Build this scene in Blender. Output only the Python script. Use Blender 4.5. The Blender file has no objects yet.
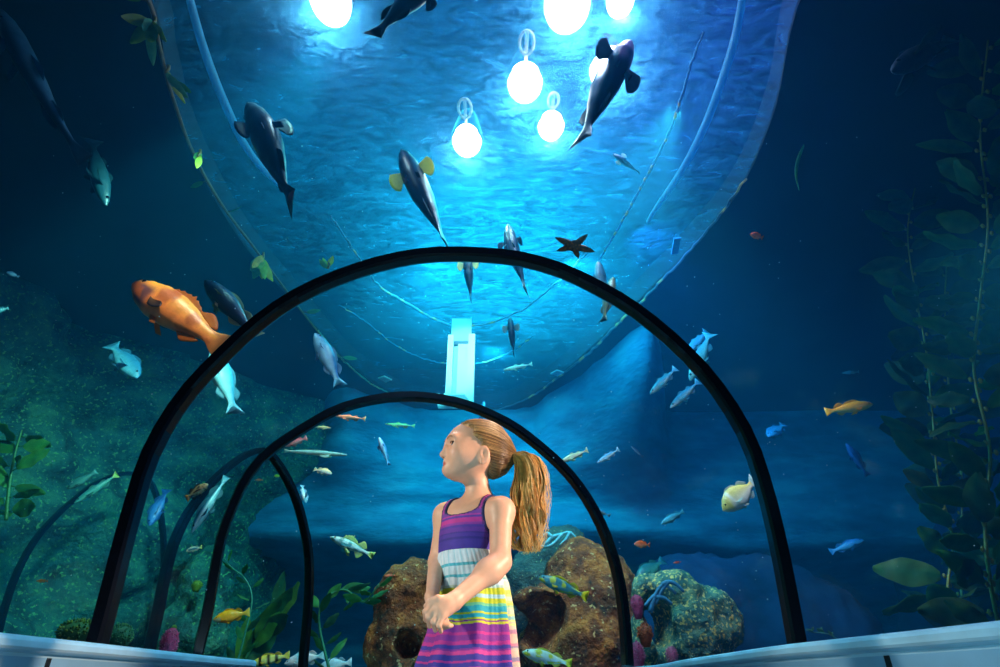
import bpy, bmesh, math, random
import numpy as np
from mathutils import Vector, Matrix, noise as mnoise
random.seed(7)
SC = bpy.context.scene
COL = SC.collection
R = math.radians

# ------------------------------------------------------------------ camera
CAM = Vector((0.0, 0.0, 0.35))
PITCH, FPX = R(30.3), 600.0
cd = bpy.data.cameras.new('camera'); cam = bpy.data.objects.new('camera', cd); COL.objects.link(cam)
cd.sensor_width = 36.0; cd.lens = 36.0 * FPX / 1000.0; cd.clip_start = 0.02; cd.clip_end = 100
cam.location = CAM; cam.rotation_euler = (R(90) + PITCH, 0, 0)
SC.camera = cam
CP, SP = math.cos(PITCH), math.sin(PITCH)

def ray(px, py):
    dy = 333.5 - py
    yc = FPX * CP - dy * SP
    return Vector(((px - 500.0) / yc, 1.0, (FPX * SP + dy * CP) / yc))
def at(px, py, Y): return CAM + ray(px, py) * Y           # a sight line followed out to depth Y
def at_z(px, py, z): r = ray(px, py); return CAM + r * ((z - CAM.z) / r.z)
def lin(c):
    f = lambda v: v / 12.92 if v <= 0.04045 else ((v + 0.055) / 1.055) ** 2.4
    return tuple(f(v / 255.0) for v in c)
def srgb(r, g, b): return lin((r, g, b)) + (1.0,)

# ------------------------------------------------------------------ helpers
def mesh_obj(name, verts, faces, mat, parent=None, cols=None, smooth=True, mats=None, fmat=None):
    me = bpy.data.meshes.new(name)
    me.from_pydata([tuple(v) for v in verts], [], [tuple(int(i) for i in f) for f in faces])
    for m in (mats or [mat]): me.materials.append(m)
    if fmat is not None: me.polygons.foreach_set('material_index', [int(i) for i in fmat])
    if smooth: me.polygons.foreach_set('use_smooth', [True] * len(me.polygons))
    if cols is not None:
        a = me.color_attributes.new('Col', 'FLOAT_COLOR', 'POINT')
        flat = np.ones((len(verts), 4), np.float32); flat[:, :3] = np.array(cols, np.float32)[:, :3]
        a.data.foreach_set('color', flat.ravel())
    me.update()
    o = bpy.data.objects.new(name, me); COL.objects.link(o)
    if parent is not None: o.parent = parent
    return o
def tag(o, label, cat, group=None, kind=None):
    o['label'] = label; o['category'] = cat
    if group: o['group'] = group
    if kind: o['kind'] = kind
    return o
def struct(o): o['kind'] = 'structure'; return o
def empty(name, loc):
    o = bpy.data.objects.new(name, None); COL.objects.link(o); o.location = loc; o.empty_display_size = .1
    return o
class MB:
    """collects geometry of ONE part"""
    def __init__(s): s.v, s.f, s.c = [], [], []
    def add(s, v, f, c=None):
        b = len(s.v); s.v += [Vector(x) for x in v]; s.f += [tuple(i + b for i in q) for q in f]
        if c is None: c = (1, 1, 1)
        s.c += list(c) if isinstance(c, list) else [c] * len(v)
    def tube(s, pts, rad, n=8, c=None, flat=1.0, caps=True):
        pts = [Vector(p) for p in pts]; m = len(pts)
        rr = rad if isinstance(rad, (list, tuple)) else [rad] * m
        t0 = (pts[1] - pts[0]).normalized()
        nrm = t0.orthogonal().normalized(); V = []
        for i, p in enumerate(pts):
            t = (pts[min(i + 1, m - 1)] - pts[max(i - 1, 0)]).normalized()
            nrm = (nrm - t * nrm.dot(t)).normalized(); b = t.cross(nrm)
            for k in range(n):
                a = 2 * math.pi * k / n
                V.append(p + (nrm * math.cos(a) + b * math.sin(a) * flat) * rr[i])
        F = [(i * n + k, i * n + (k + 1) % n, (i + 1) * n + (k + 1) % n, (i + 1) * n + k) for i in range(m - 1) for k in range(n)]
        if caps: F += [tuple(range(n - 1, -1, -1)), tuple((m - 1) * n + k for k in range(n))]
        s.add(V, F, c)
    def box(s, lo, hi, M=None, c=None):
        v = [Vector((x, y, z)) for z in (lo[2], hi[2]) for y in (lo[1], hi[1]) for x in (lo[0], hi[0])]
        if M is not None: v = [M @ p for p in v]
        s.add(v, [(0, 2, 3, 1), (4, 5, 7, 6), (0, 1, 5, 4), (2, 6, 7, 3), (0, 4, 6, 2), (1, 3, 7, 5)], c)
    def lathe(s, prof, M=None, n=20, c=None):
        V = []
        for r, z in prof:
            for k in range(n):
                a = 2 * math.pi * k / n; p = Vector((r * math.cos(a), r * math.sin(a), z)); V.append(M @ p if M is not None else p)
        m = len(prof)
        F = [(i * n + k, i * n + (k + 1) % n, (i + 1) * n + (k + 1) % n, (i + 1) * n + k) for i in range(m - 1) for k in range(n)]
        F += [tuple(range(n - 1, -1, -1)), tuple((m - 1) * n + k for k in range(n))]
        s.add(V, F, c)
    def ball(s, p, r, n=8, m=6, c=None, M=None):
        r3 = r if isinstance(r, (tuple, list)) else (r, r, r); V = []
        for i in range(m + 1):
            th = math.pi * (0.02 + 0.96 * i / m)
            for k in range(n):
                a = 2 * math.pi * k / n
                q = Vector((r3[0] * math.sin(th) * math.cos(a), r3[1] * math.sin(th) * math.sin(a), -r3[2] * math.cos(th)))
                V.append((M @ q if M is not None else q) + Vector(p))
        F = [(i * n + k, i * n + (k + 1) % n, (i + 1) * n + (k + 1) % n, (i + 1) * n + k) for i in range(m) for k in range(n)]
        F += [tuple(range(n - 1, -1, -1)), tuple(m * n + k for k in range(n))]
        s.add(V, F, c)
    def build(s, name, mat, parent=None, smooth=True):
        return mesh_obj(name, s.v, s.f, mat, parent, s.c, smooth)

def catmull(P, n):
    """n points spread evenly along a smooth curve through P"""
    P = [Vector(p) for p in P]; Q = [P[0] * 2 - P[1]] + P + [P[-1] * 2 - P[-2]]; D = []
    for i in range(1, len(Q) - 2):
        a, b, c, d = Q[i - 1:i + 3]
        for k in range(16):
            t = k / 16
            D.append(.5 * ((2 * b) + (c - a) * t + (2 * a - 5 * b + 4 * c - d) * t * t + (3 * b - a - 3 * c + d) * t ** 3))
    D.append(P[-1])
    L = [0]
    for i in range(1, len(D)): L.append(L[-1] + (D[i] - D[i - 1]).length)
    out, j = [], 0
    for k in range(n):
        s = L[-1] * k / (n - 1)
        while j < len(L) - 2 and L[j + 1] < s: j += 1
        u = (s - L[j]) / max(L[j + 1] - L[j], 1e-9); out.append(D[j].lerp(D[j + 1], min(max(u, 0), 1)))
    return out

# ------------------------------------------------------------------ materials
def newmat(name):
    m = bpy.data.materials.new(name); m.use_nodes = True; nt = m.node_tree; nt.nodes.clear()
    return m, nt, nt.nodes, nt.links
def pbr(name, col=(.5, .5, .5), rough=.5, metal=0., spec=.5, attr=False, mott=0., mscale=30., bump=0., bscale=60., trans=0., sss=0., stretch=None):
    m, nt, N, L = newmat(name)
    out = N.new('ShaderNodeOutputMaterial'); b = N.new('ShaderNodeBsdfPrincipled'); L.new(b.outputs[0], out.inputs[0])
    b.inputs['Roughness'].default_value = rough; b.inputs['Metallic'].default_value = metal; b.inputs['Specular IOR Level'].default_value = spec
    src = None
    if attr:
        a = N.new('ShaderNodeVertexColor'); a.layer_name = 'Col'; src = a.outputs['Color']
    else:
        rgb = N.new('ShaderNodeRGB'); rgb.outputs[0].default_value = (*col, 1); src = rgb.outputs[0]
    tc = N.new('ShaderNodeTexCoord'); vec = tc.outputs['Object']
    if stretch:
        mp = N.new('ShaderNodeMapping'); mp.inputs['Scale'].default_value = stretch; L.new(vec, mp.inputs[0]); vec = mp.outputs[0]
    if mott:
        nz = N.new('ShaderNodeTexNoise'); nz.inputs['Scale'].default_value = mscale; nz.inputs['Detail'].default_value = 4; L.new(vec, nz.inputs['Vector'])
        mr = N.new('ShaderNodeMapRange'); mr.inputs[1].default_value = .3; mr.inputs[2].default_value = .7; mr.inputs[3].default_value = 1 - mott; mr.inputs[4].default_value = 1 + mott * .6
        L.new(nz.outputs[0], mr.inputs[0])
        mx = N.new('ShaderNodeMix'); mx.data_type = 'RGBA'; mx.blend_type = 'MULTIPLY'; mx.inputs[0].default_value = 1
        L.new(src, mx.inputs[6]); L.new(mr.outputs[0], mx.inputs[7]); src = mx.outputs[2]
    L.new(src, b.inputs['Base Color'])
    if bump:
        nb = N.new('ShaderNodeTexNoise'); nb.inputs['Scale'].default_value = bscale; nb.inputs['Detail'].default_value = 3; L.new(vec, nb.inputs['Vector'])
        bp = N.new('ShaderNodeBump'); bp.inputs['Strength'].default_value = bump; bp.inputs['Distance'].default_value = .01; L.new(nb.outputs[0], bp.inputs['Height']); L.new(bp.outputs[0], b.inputs['Normal'])
    if sss:
        b.inputs['Subsurface Weight'].default_value = sss; b.inputs['Subsurface Radius'].default_value = (.012, .005, .003); b.inputs['Subsurface Scale'].default_value = 1.0
    if trans:                                   # thin fins and blades let light through
        t = N.new('ShaderNodeBsdfTranslucent'); L.new(src, t.inputs[0]); ms = N.new('ShaderNodeMixShader'); ms.inputs[0].default_value = trans
        L.new(b.outputs[0], ms.inputs[1]); L.new(t.outputs[0], ms.inputs[2]); L.new(ms.outputs[0], out.inputs[0])
    return m
def rockmat(name, c1, c2, c3, scale=3., speck=None, bump=.6, strata=0.):
    m, nt, N, L = newmat(name)
    out = N.new('ShaderNodeOutputMaterial'); b = N.new('ShaderNodeBsdfPrincipled'); L.new(b.outputs[0], out.inputs[0]); b.inputs['Roughness'].default_value = .85
    tc = N.new('ShaderNodeTexCoord'); vec = tc.outputs['Object']
    if strata:
        mp = N.new('ShaderNodeMapping'); mp.inputs['Scale'].default_value = (1, 1, strata); L.new(vec, mp.inputs[0]); vec = mp.outputs[0]
    n1 = N.new('ShaderNodeTexNoise'); n1.inputs['Scale'].default_value = scale; n1.inputs['Detail'].default_value = 6; n1.inputs['Roughness'].default_value = .65; L.new(vec, n1.inputs['Vector'])
    cr = N.new('ShaderNodeValToRGB'); e = cr.color_ramp.elements; e[0].position = .34; e[0].color = (*c1, 1); e[1].position = .66; e[1].color = (*c3, 1)
    k = cr.color_ramp.elements.new(.5); k.color = (*c2, 1); L.new(n1.outputs[0], cr.inputs[0]); src = cr.outputs[0]
    if speck:
        sc, sz, colr = speck
        n2 = N.new('ShaderNodeTexNoise'); n2.inputs['Scale'].default_value = sc; n2.inputs['Detail'].default_value = 2; L.new(tc.outputs['Object'], n2.inputs['Vector'])
        r2 = N.new('ShaderNodeMapRange'); r2.inputs[1].default_value = sz; r2.inputs[2].default_value = sz + .06; L.new(n2.outputs[0], r2.inputs[0])
        mx = N.new('ShaderNodeMix'); mx.data_type = 'RGBA'; L.new(r2.outputs[0], mx.inputs[0]); L.new(src, mx.inputs[6]); mx.inputs[7].default_value = (*colr, 1); src = mx.outputs[2]
    L.new(src, b.inputs['Base Color'])
    n3 = N.new('ShaderNodeTexNoise'); n3.inputs['Scale'].default_value = scale * 6; n3.inputs['Detail'].default_value = 5; L.new(vec, n3.inputs['Vector'])
    bp = N.new('ShaderNodeBump'); bp.inputs['Strength'].default_value = bump; bp.inputs['Distance'].default_value = .05; L.new(n3.outputs[0], bp.inputs['Height']); L.new(bp.outputs[0], b.inputs['Normal'])
    return m
def emit(name, col, s):
    m, nt, N, L = newmat(name)
    out = N.new('ShaderNodeOutputMaterial'); e = N.new('ShaderNodeEmission'); e.inputs[0].default_value = (*col, 1); e.inputs[1].default_value = s; L.new(e.outputs[0], out.inputs[0])
    return m

M_FISH = pbr('fish_skin', attr=True, rough=.38, spec=.5, mott=.16, mscale=22, bump=.12, bscale=90)
M_FIN = pbr('fin_membrane', attr=True, rough=.45, trans=.62, mott=.15, mscale=18)
M_EYE = pbr('fish_eye', attr=True, rough=.1)
M_RIB = pbr('black_gasket', col=(.003, .005, .010), rough=.22, spec=.55, mott=.3, mscale=20)
M_LEDGE = pbr('pale_ledge_laminate', col=lin((140, 196, 230)), rough=.35, mott=.1, mscale=5)
M_CAP = pbr('pale_ledge_cap', col=lin((176, 222, 244)), rough=.3, mott=.14, mscale=6)
M_SEAM = pbr('dark_joint', col=(.01, .012, .016), rough=.5)
M_FLOOR = pbr('dark_floor', col=(.03, .035, .05), rough=.4, mott=.2, mscale=4)
M_ROOF = pbr('dark_roof', col=(.006, .009, .012), rough=.9, mott=.4, mscale=2)
M_KELP = pbr('kelp_blade', attr=True, rough=.5, spec=.2, trans=.4, mott=.3, mscale=14)
M_STEM = pbr('kelp_stem', attr=True, rough=.5, mott=.25, mscale=30)
M_ATTR = pbr('painted_attr', attr=True, rough=.6, mott=.15, mscale=40)
M_SOFT = pbr('soft_polyp', attr=True, rough=.6, trans=.3, mott=.3, mscale=60)
M_HOSE = pbr('pale_blue_hose', col=lin((120, 205, 240)), rough=.4, trans=.55)
M_ROPE = pbr('pale_rope', attr=True, rough=.8, trans=.4, mott=.3, mscale=25)
M_BLACK = pbr('lamp_housing', col=(.02, .02, .025), rough=.4)
M_WHITE = pbr('white_plastic', col=(.9, .95, .97), rough=.4, trans=.45)
M_FROST = pbr('frosted_plastic', col=(.5, .75, .85), rough=.5, trans=.5)
# ------------------------------------------------------------------ the tunnel
HS = 4.0                                # water surface above the eye
ZS = CAM.z + HS
NA = 49
def arch(pix, L, Rr):
    """a rib seen along PIX, standing in the upright plane over the floor line L-R"""
    L, Rr = Vector((*L, 0)), Vector((*Rr, 0)); d = (Rr - L); n = Vector((-d.y, d.x, 0)).normalized(); P = []
    for x, y in pix:
        r = ray(x, y); P.append(CAM + r * ((L - CAM).dot(n) / r.dot(n)))
    P[0].z = P[-1].z = .462
    return catmull(P, NA)
PA = [(97, 645), (99.5, 636), (110, 596), (120, 556), (132, 512), (146, 466), (163, 430), (189, 391.6), (225.6, 353), (261, 321), (299, 295.6), (344, 275.5), (392, 261), (440, 254.5), (505.6, 257), (553.6, 268), (592, 285), (630, 307), (667, 336), (698, 366), (717, 389), (735, 416), (751, 447), (766, 494), (777.5, 541.5), (788, 594), (795.5, 636), (797, 645)]
PB = [(197.5, 655), (199, 648), (207, 616), (214, 576), (222, 536), (234, 504), (248, 476), (270, 451), (309, 425), (339, 409), (372, 400), (402, 396.5), (432, 398), (467, 405.5), (505, 422), (530, 439), (558, 463), (575, 482), (590, 504), (604, 532), (616, 568), (622, 600), (626, 640), (627.3, 664)]
PC = [(146, 668), (150, 646), (158, 612), (164, 580), (172, 548), (184, 520), (196, 502), (212, 482), (232, 464), (250, 453), (264, 451), (275, 460), (287, 479), (297, 502), (304, 528), (308.5, 554), (309, 587), (307, 619), (303.5, 658), (302, 676)]
PD = [(-4, 655), (2, 617), (16, 575), (35, 540), (58, 514), (74, 500), (93, 485), (117, 475), (136, 474), (150, 482), (160, 510), (164, 560), (160, 610), (156, 660)]
def base(px, Y): return ((px - 500) / 683.0 * Y, Y)
AA = arch(PA, base(97, 2.75), base(797, 2.75))
AB = arch(PB, base(198, 3.9), base(627, 4.9))
AC = arch(PC, base(148, 4.6), base(304, 6.0))
AD = arch(PD, base(0, 6.0), base(158, 7.6))
A0 = [p + Vector((.08, -4.9, 0)) for p in AA]
ARCHES = [A0, AA, AB, AC, AD]

def rib(name, pts, w, d, inner_strip=None):
    """rounded rectangular gasket swept along an arch"""
    c = sum(pts, Vector()) / len(pts); nrm = (pts[0] - c).cross(pts[len(pts) // 2] - c).normalized()
    V, F = [], []; sec = [(-1, -.6), (-.75, -1), (.75, -1), (1, -.6), (1, .6), (.75, 1), (-.75, 1), (-1, .6)]; n = len(sec)
    for i, p in enumerate(pts):
        t = (pts[min(i + 1, len(pts) - 1)] - pts[max(i - 1, 0)]).normalized(); u = nrm.cross(t).normalized()
        for a, b in sec: V.append(p + u * a * w + nrm * b * d)
    for i in range(len(pts) - 1):
        for k in range(n): F.append((i * n + k, i * n + (k + 1) % n, (i + 1) * n + (k + 1) % n, (i + 1) * n + k))
    F += [tuple(range(n - 1, -1, -1)), tuple((len(pts) - 1) * n + k for k in range(n))]
    return struct(mesh_obj(name, V, F, M_RIB, smooth=False))
rib('trim_1', AA, .030, .045)
rib('trim_2', AB, .031, .05)
rib('trim_3', AC, .026, .04)
rib('trim_4', AD, .022, .035)

m, nt, N, L = newmat('clear_acrylic'); M_ACRYL = m
out = N.new('ShaderNodeOutputMaterial'); tr = N.new('ShaderNodeBsdfTransparent'); tr.inputs[0].default_value = (.965, .985, .99, 1)
gl = N.new('ShaderNodeBsdfGlossy'); gl.inputs['Roughness'].default_value = .05; gl.inputs[0].default_value = (.8, .9, 1, 1)
fr = N.new('ShaderNodeFresnel'); fr.inputs[0].default_value = 1.2; mu = N.new('ShaderNodeMath'); mu.operation = 'MULTIPLY'; mu.inputs[1].default_value = .03
L.new(fr.outputs[0], mu.inputs[0]); ms = N.new('ShaderNodeMixShader'); L.new(mu.outputs[0], ms.inputs[0]); L.new(tr.outputs[0], ms.inputs[1]); L.new(gl.outputs[0], ms.inputs[2]); L.new(ms.outputs[0], out.inputs[0])

def offset(pts, k):
    c = sum(pts, Vector()) / len(pts); nrm = (pts[0] - c).cross(pts[len(pts) // 2] - c).normalized(); O = []
    for i, p in enumerate(pts):
        t = (pts[min(i + 1, len(pts) - 1)] - pts[max(i - 1, 0)]).normalized(); u = nrm.cross(t).normalized()
        if u.dot(p - c) < 0: u = -u
        O.append(p + u * k)
    return O
def loft(a, b, m=8):
    V = [a[i].lerp(b[i], j / m) for j in range(m + 1) for i in range(len(a))]; n = len(a)
    F = [(j * n + i, j * n + i + 1, (j + 1) * n + i + 1, (j + 1) * n + i) for j in range(m) for i in range(n - 1)]
    return V, F
for k in range(4):
    V, F = loft(ARCHES[k], ARCHES[k + 1])
    struct(mesh_obj('window_%d' % (k + 1), V, F, M_ACRYL))

# ------------------------------------------------------------------ ledges under the panes
def ledge(name, path, side):
    """low wall under the panes: face panels, dark joints and a rounded cap; SIDE +1 when the tunnel lies at +x of it"""
    P = catmull([Vector((x, y, 0)) for x, y in path], 60); top = CAM.z + .14
    prof = [(-.14, top), (.03, top), (.042, top - .006), (.046, top - .016), (.046, top - .034), (.040, top - .042), (.0, top - .05), (0, top - .06), (-.14, top - .06)]
    face = [(-.12, top - .06), (0, top - .06), (0, 0), (-.12, 0)]
    def sweep(nm, pr, mat, par=None, sm=False):
        V, F = [], []; n = len(pr)
        for i, p in enumerate(P):
            t = (P[min(i + 1, 59)] - P[max(i - 1, 0)]).normalized(); u = Vector((t.y, -t.x, 0)) * side
            V += [p + u * a + Vector((0, 0, z - (.034 * min(1, max(0, (p.y - 2.8) / 2.2)) if z > .01 and side < 0 else 0))) for a, z in pr]
        for i in range(59): F += [(i * n + k, i * n + (k + 1) % n, (i + 1) * n + (k + 1) % n, (i + 1) * n + k) for k in range(n)]
        F += [tuple(range(n - 1, -1, -1)), tuple(59 * n + k for k in range(n))]
        return mesh_obj(nm, V, F, mat, par, smooth=sm)
    o = struct(sweep(name, face, M_LEDGE)); sweep('ledge_cap', prof, M_CAP, o)
    return o, P
LL, PLL = ledge('baseboard_left', [(-1.5, -2), (-1.58, .6), (-1.6, 2.14), (-1.66, 3.3), (-1.71, 4.2), (-1.74, 4.75), (-2.3, 5.5)], 1)
LR, PLR = ledge('baseboard_right', [(1.4, -2), (1.33, .6), (1.30, 1.72), (1.195, 2.76), (1.10, 3.8), (1.0, 4.9), (.2, 5.5), (-1.7, 6.1)], -1)
def joint(o, px, z0, z1, path, side):
    """narrow dark gap between two ledge panels"""
    best = min(range(1, 59), key=lambda i: abs((path[i].x / max(path[i].y, .01)) * 683 + 500 - px) if path[i].y > .3 else 1e9)
    p = path[best]; t = (path[best + 1] - path[best - 1]).normalized(); u = Vector((t.y, -t.x, 0)) * side
    M = Matrix.Translation(p) @ Matrix((( *u, ), (*t,), (0, 0, 1))).transposed().to_4x4()
    b = MB(); b.box((-.004, -.012, z0), (.004, .012, z1), M); b.build('panel_joint', M_SEAM, o, smooth=False)
zt = CAM.z + .08
joint(LL, 178, 0, zt, PLL, 1); joint(LL, 40, 0, zt, PLL, 1)
joint(LR, 876, 0, zt, PLR, -1); joint(LR, 708, 0, zt, PLR, -1)

# ------------------------------------------------------------------ floor, tank walls, roof, water
def grid(name, f, nu, nv, mat, cols=None):
    V = [f(i / nu, j / nv) for j in range(nv + 1) for i in range(nu + 1)]; n = nu + 1
    F = [(j * n + i, j * n + i + 1, (j + 1) * n + i + 1, (j + 1) * n + i) for j in range(nv) for i in range(nu)]
    return mesh_obj(name, V, F, mat)
fl = MB(); fl.box((-9, -4, -.25), (10, 13, 0)); struct(fl.build('floor', M_FLOOR, smooth=False))
def sm(x): x = min(1, max(0, x)); return x * x * (3 - 2 * x)
def fbm(p, o=5): return mnoise.fractal(Vector(p), 1.0, 2.0, o)
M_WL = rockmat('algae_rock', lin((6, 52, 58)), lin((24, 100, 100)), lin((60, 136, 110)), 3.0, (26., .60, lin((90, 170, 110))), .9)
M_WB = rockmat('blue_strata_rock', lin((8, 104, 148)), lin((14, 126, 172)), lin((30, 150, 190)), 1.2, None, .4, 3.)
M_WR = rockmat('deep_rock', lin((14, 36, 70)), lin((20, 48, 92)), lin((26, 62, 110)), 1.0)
def wl(u, v):
    y = -3 + 14 * u; z = -.1 + (ZS + .2) * v; d = .55 * fbm((y * .55, z * .6, 3)) + .16 * fbm((y * 2.1, z * 2.6, 9))
    return Vector((-5.2 + d + .25 * max(0, y - 5) - .5 * v * (1 - sm((y - 6) / 2)) + (.5 * max(0, min(y, 9) - 7.0) + .3 * v * sm((y - 7) / 2)) * sm((z - 2.3) / 1.4), y, z))
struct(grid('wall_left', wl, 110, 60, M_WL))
def wr(u, v):
    y = -3 + 14.5 * u; z = -.1 + (ZS + .2) * v; d = .6 * fbm((y * .4, z * .5, 7)) + .1 * fbm((y * 1.9, z * 2, 2))
    return Vector((7.0 + d, y, z))
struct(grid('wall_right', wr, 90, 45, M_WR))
fw = MB(); fw.box((-9, -3.4, -.1), (10, -3.1, ZS + 3)); struct(fw.build('wall_front', M_ROOF, smooth=False))

def rim(pix, n, close_y):
    P = [at_z(x, y, ZS) for x, y in pix]
    a, b = P[0], P[-1]
    P = [Vector((a.x * .9, close_y + .5, ZS)), Vector((a.x, (a.y + close_y) / 2, ZS))] + P + [Vector((b.x, (b.y + close_y) / 2, ZS)), Vector((b.x * .9, close_y + .5, ZS))]
    P = [Vector(((a.x + b.x) / 2, close_y, ZS))] + P + [Vector(((a.x + b.x) / 2, close_y, ZS))]
    return catmull(P, n)
RIM = rim([(150, 0), (166, 70), (190, 150), (240, 240), (300, 310), (345, 360), (390, 393), (440, 407), (500, 409), (545, 386), (590, 350), (640, 300), (695, 245), (740, 190), (775, 110), (800, 0)], 121, -.2)[:-1]
def wb(u, v):
    x = -6.5 + 14.5 * u; z = -.1 + (ZS + .12) * v
    over = 2.7 / (1 + math.exp(-(z - 2.02 - .05 * math.sin(x * 1.3)) * 22))        # the upper face overhangs the lower one
    st = .16 * fbm((x * .3, z * 2.4, 1)) + .10 * math.sin(z * 7 + .7 * math.sin(x * .8)) * .5
    y = 12.1 - over + .025 * abs(x) + st
    w = 1 - sm((abs(x + .1) - 1.7) / 1.3); t = sm((z - 2.5) / (ZS - 2.5))            # and leans in to meet the edge of the opening
    ry = max([p.y for p in RIM if abs(p.x - x) < .25] or [4.5])
    return Vector((x, y + (min(y, ry + .16) - y) * w * t, z))
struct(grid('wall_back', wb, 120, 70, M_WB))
# roof slab with the oval opening
V, F = [], []; n = len(RIM); cx = sum(p.x for p in RIM) / n; cy = sum(p.y for p in RIM) / n
for lev in (0, .3):
    V += [Vector((p.x, p.y, ZS + lev)) for p in RIM]
    for p in RIM:
        d = Vector((p.x - cx, p.y - cy, 0)); s = 1e9
        for ax, lo, hi in ((0, -9, 10), (1, -3.3, 13)):
            c0 = (cx, cy)[ax]
            if d[ax] > 1e-6: s = min(s, (hi - c0) / d[ax])
            if d[ax] < -1e-6: s = min(s, (lo - c0) / d[ax])
        V.append(Vector((cx + d.x * s, cy + d.y * s, ZS + lev)))
for i in range(n):
    j = (i + 1) % n
    F += [(i, j, n + j, n + i), (2 * n + i, 3 * n + i, 3 * n + j, 2 * n + j), (i, 2 * n + i, 2 * n + j, j)]
struct(mesh_obj('roof_slab', V, F, M_ROOF, smooth=False))
cl = MB(); cl.box((-9, -3.3, ZS + 2.6), (10, 13, ZS + 2.9)); struct(cl.build('ceiling', M_ROOF, smooth=False))

# rippled water surface in the opening: clear, faintly milky, so that lamps glow through its ripples
m, nt, N, L = newmat('rippled_water'); M_SURF = m
out = N.new('ShaderNodeOutputMaterial'); tc = N.new('ShaderNodeTexCoord')
n1 = N.new('ShaderNodeTexNoise'); n1.inputs['Scale'].default_value = 4.5; n1.inputs['Detail'].default_value = 6; n1.inputs['Roughness'].default_value = .6; n1.inputs['Distortion'].default_value = 1.6
mp = N.new('ShaderNodeMapping'); mp.inputs['Scale'].default_value = (.8, 1.9, 1); L.new(tc.outputs['Object'], mp.inputs[0]); L.new(mp.outputs[0], n1.inputs['Vector'])
bp = N.new('ShaderNodeBump'); bp.inputs['Strength'].default_value = 1; bp.inputs['Distance'].default_value = .10; L.new(n1.outputs[0], bp.inputs['Height'])
tr = N.new('ShaderNodeBsdfTransparent'); tr.inputs[0].default_value = (.9, .95, 1, 1)
tl = N.new('ShaderNodeBsdfTranslucent'); tl.inputs[0].default_value = (.10, .55, 1, 1); L.new(bp.outputs[0], tl.inputs['Normal'])
gl = N.new('ShaderNodeBsdfGlossy'); gl.inputs['Roughness'].default_value = .12; gl.inputs[0].default_value = (.5, .8, 1, 1); L.new(bp.outputs[0], gl.inputs['Normal'])
m1 = N.new('ShaderNodeMixShader'); mf = N.new('ShaderNodeMapRange'); mf.inputs[1].default_value = .38; mf.inputs[2].default_value = .66; mf.inputs[3].default_value = .17; mf.inputs[4].default_value = .42; L.new(n1.outputs[0], mf.inputs[0]); L.new(mf.outputs[0], m1.inputs[0]); L.new(tr.outputs[0], m1.inputs[1]); L.new(tl.outputs[0], m1.inputs[2])
m2 = N.new('ShaderNodeMixShader'); m2.inputs[0].default_value = .12; L.new(m1.outputs[0], m2.inputs[1]); L.new(gl.outputs[0], m2.inputs[2]); L.new(m2.outputs[0], out.inputs[0])
struct(mesh_obj('water_surface', [p + Vector((0, 0, .03)) for p in RIM], [tuple(range(len(RIM)))], M_SURF))

# the water itself: one body around the tunnel
m, nt, N, L = newmat('sea_water'); M_WATER = m
out = N.new('ShaderNodeOutputMaterial'); vs = N.new('ShaderNodeVolumeScatter'); vs.inputs['Color'].default_value = (.015, .40, .88, 1); vs.inputs['Density'].default_value = .044; vs.inputs['Anisotropy'].default_value = .35
L.new(vs.outputs[0], out.inputs['Volume'])
bm = bmesh.new()
rings = []
for a in ARCHES:
    o = offset(a, .03); lo0, lo1 = o[0].copy(), o[-1].copy(); lo0.z = lo1.z = -.06
    rings.append([bm.verts.new(p) for p in [lo0] + o + [lo1]])
for a, b in zip(rings, rings[1:]):
    k = len(a)
    for i in range(k): bm.faces.new((a[i], a[(i + 1) % k], b[(i + 1) % k], b[i]))
bm.faces.new(rings[0]); bm.faces.new(rings[-1])
bmesh.ops.triangulate(bm, faces=bm.faces[:]); bmesh.ops.recalc_face_normals(bm, faces=bm.faces[:]); bmesh.ops.reverse_faces(bm, faces=bm.faces[:])
bx = [bm.verts.new(p) for p in [(x, y, z) for z in (-.2, ZS + .02) for y in (-3.05, 12.9) for x in (-8.8, 9.8)]]
nf = [bm.faces.new([bx[i] for i in q]) for q in [(0, 2, 3, 1), (4, 5, 7, 6), (0, 1, 5, 4), (2, 6, 7, 3), (0, 4, 6, 2), (1, 3, 7, 5)]]
me = bpy.data.meshes.new('water'); bm.to_mesh(me); bm.free(); me.materials.append(M_WATER)
wo = bpy.data.objects.new('water', me); COL.objects.link(wo); struct(wo)

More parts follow.
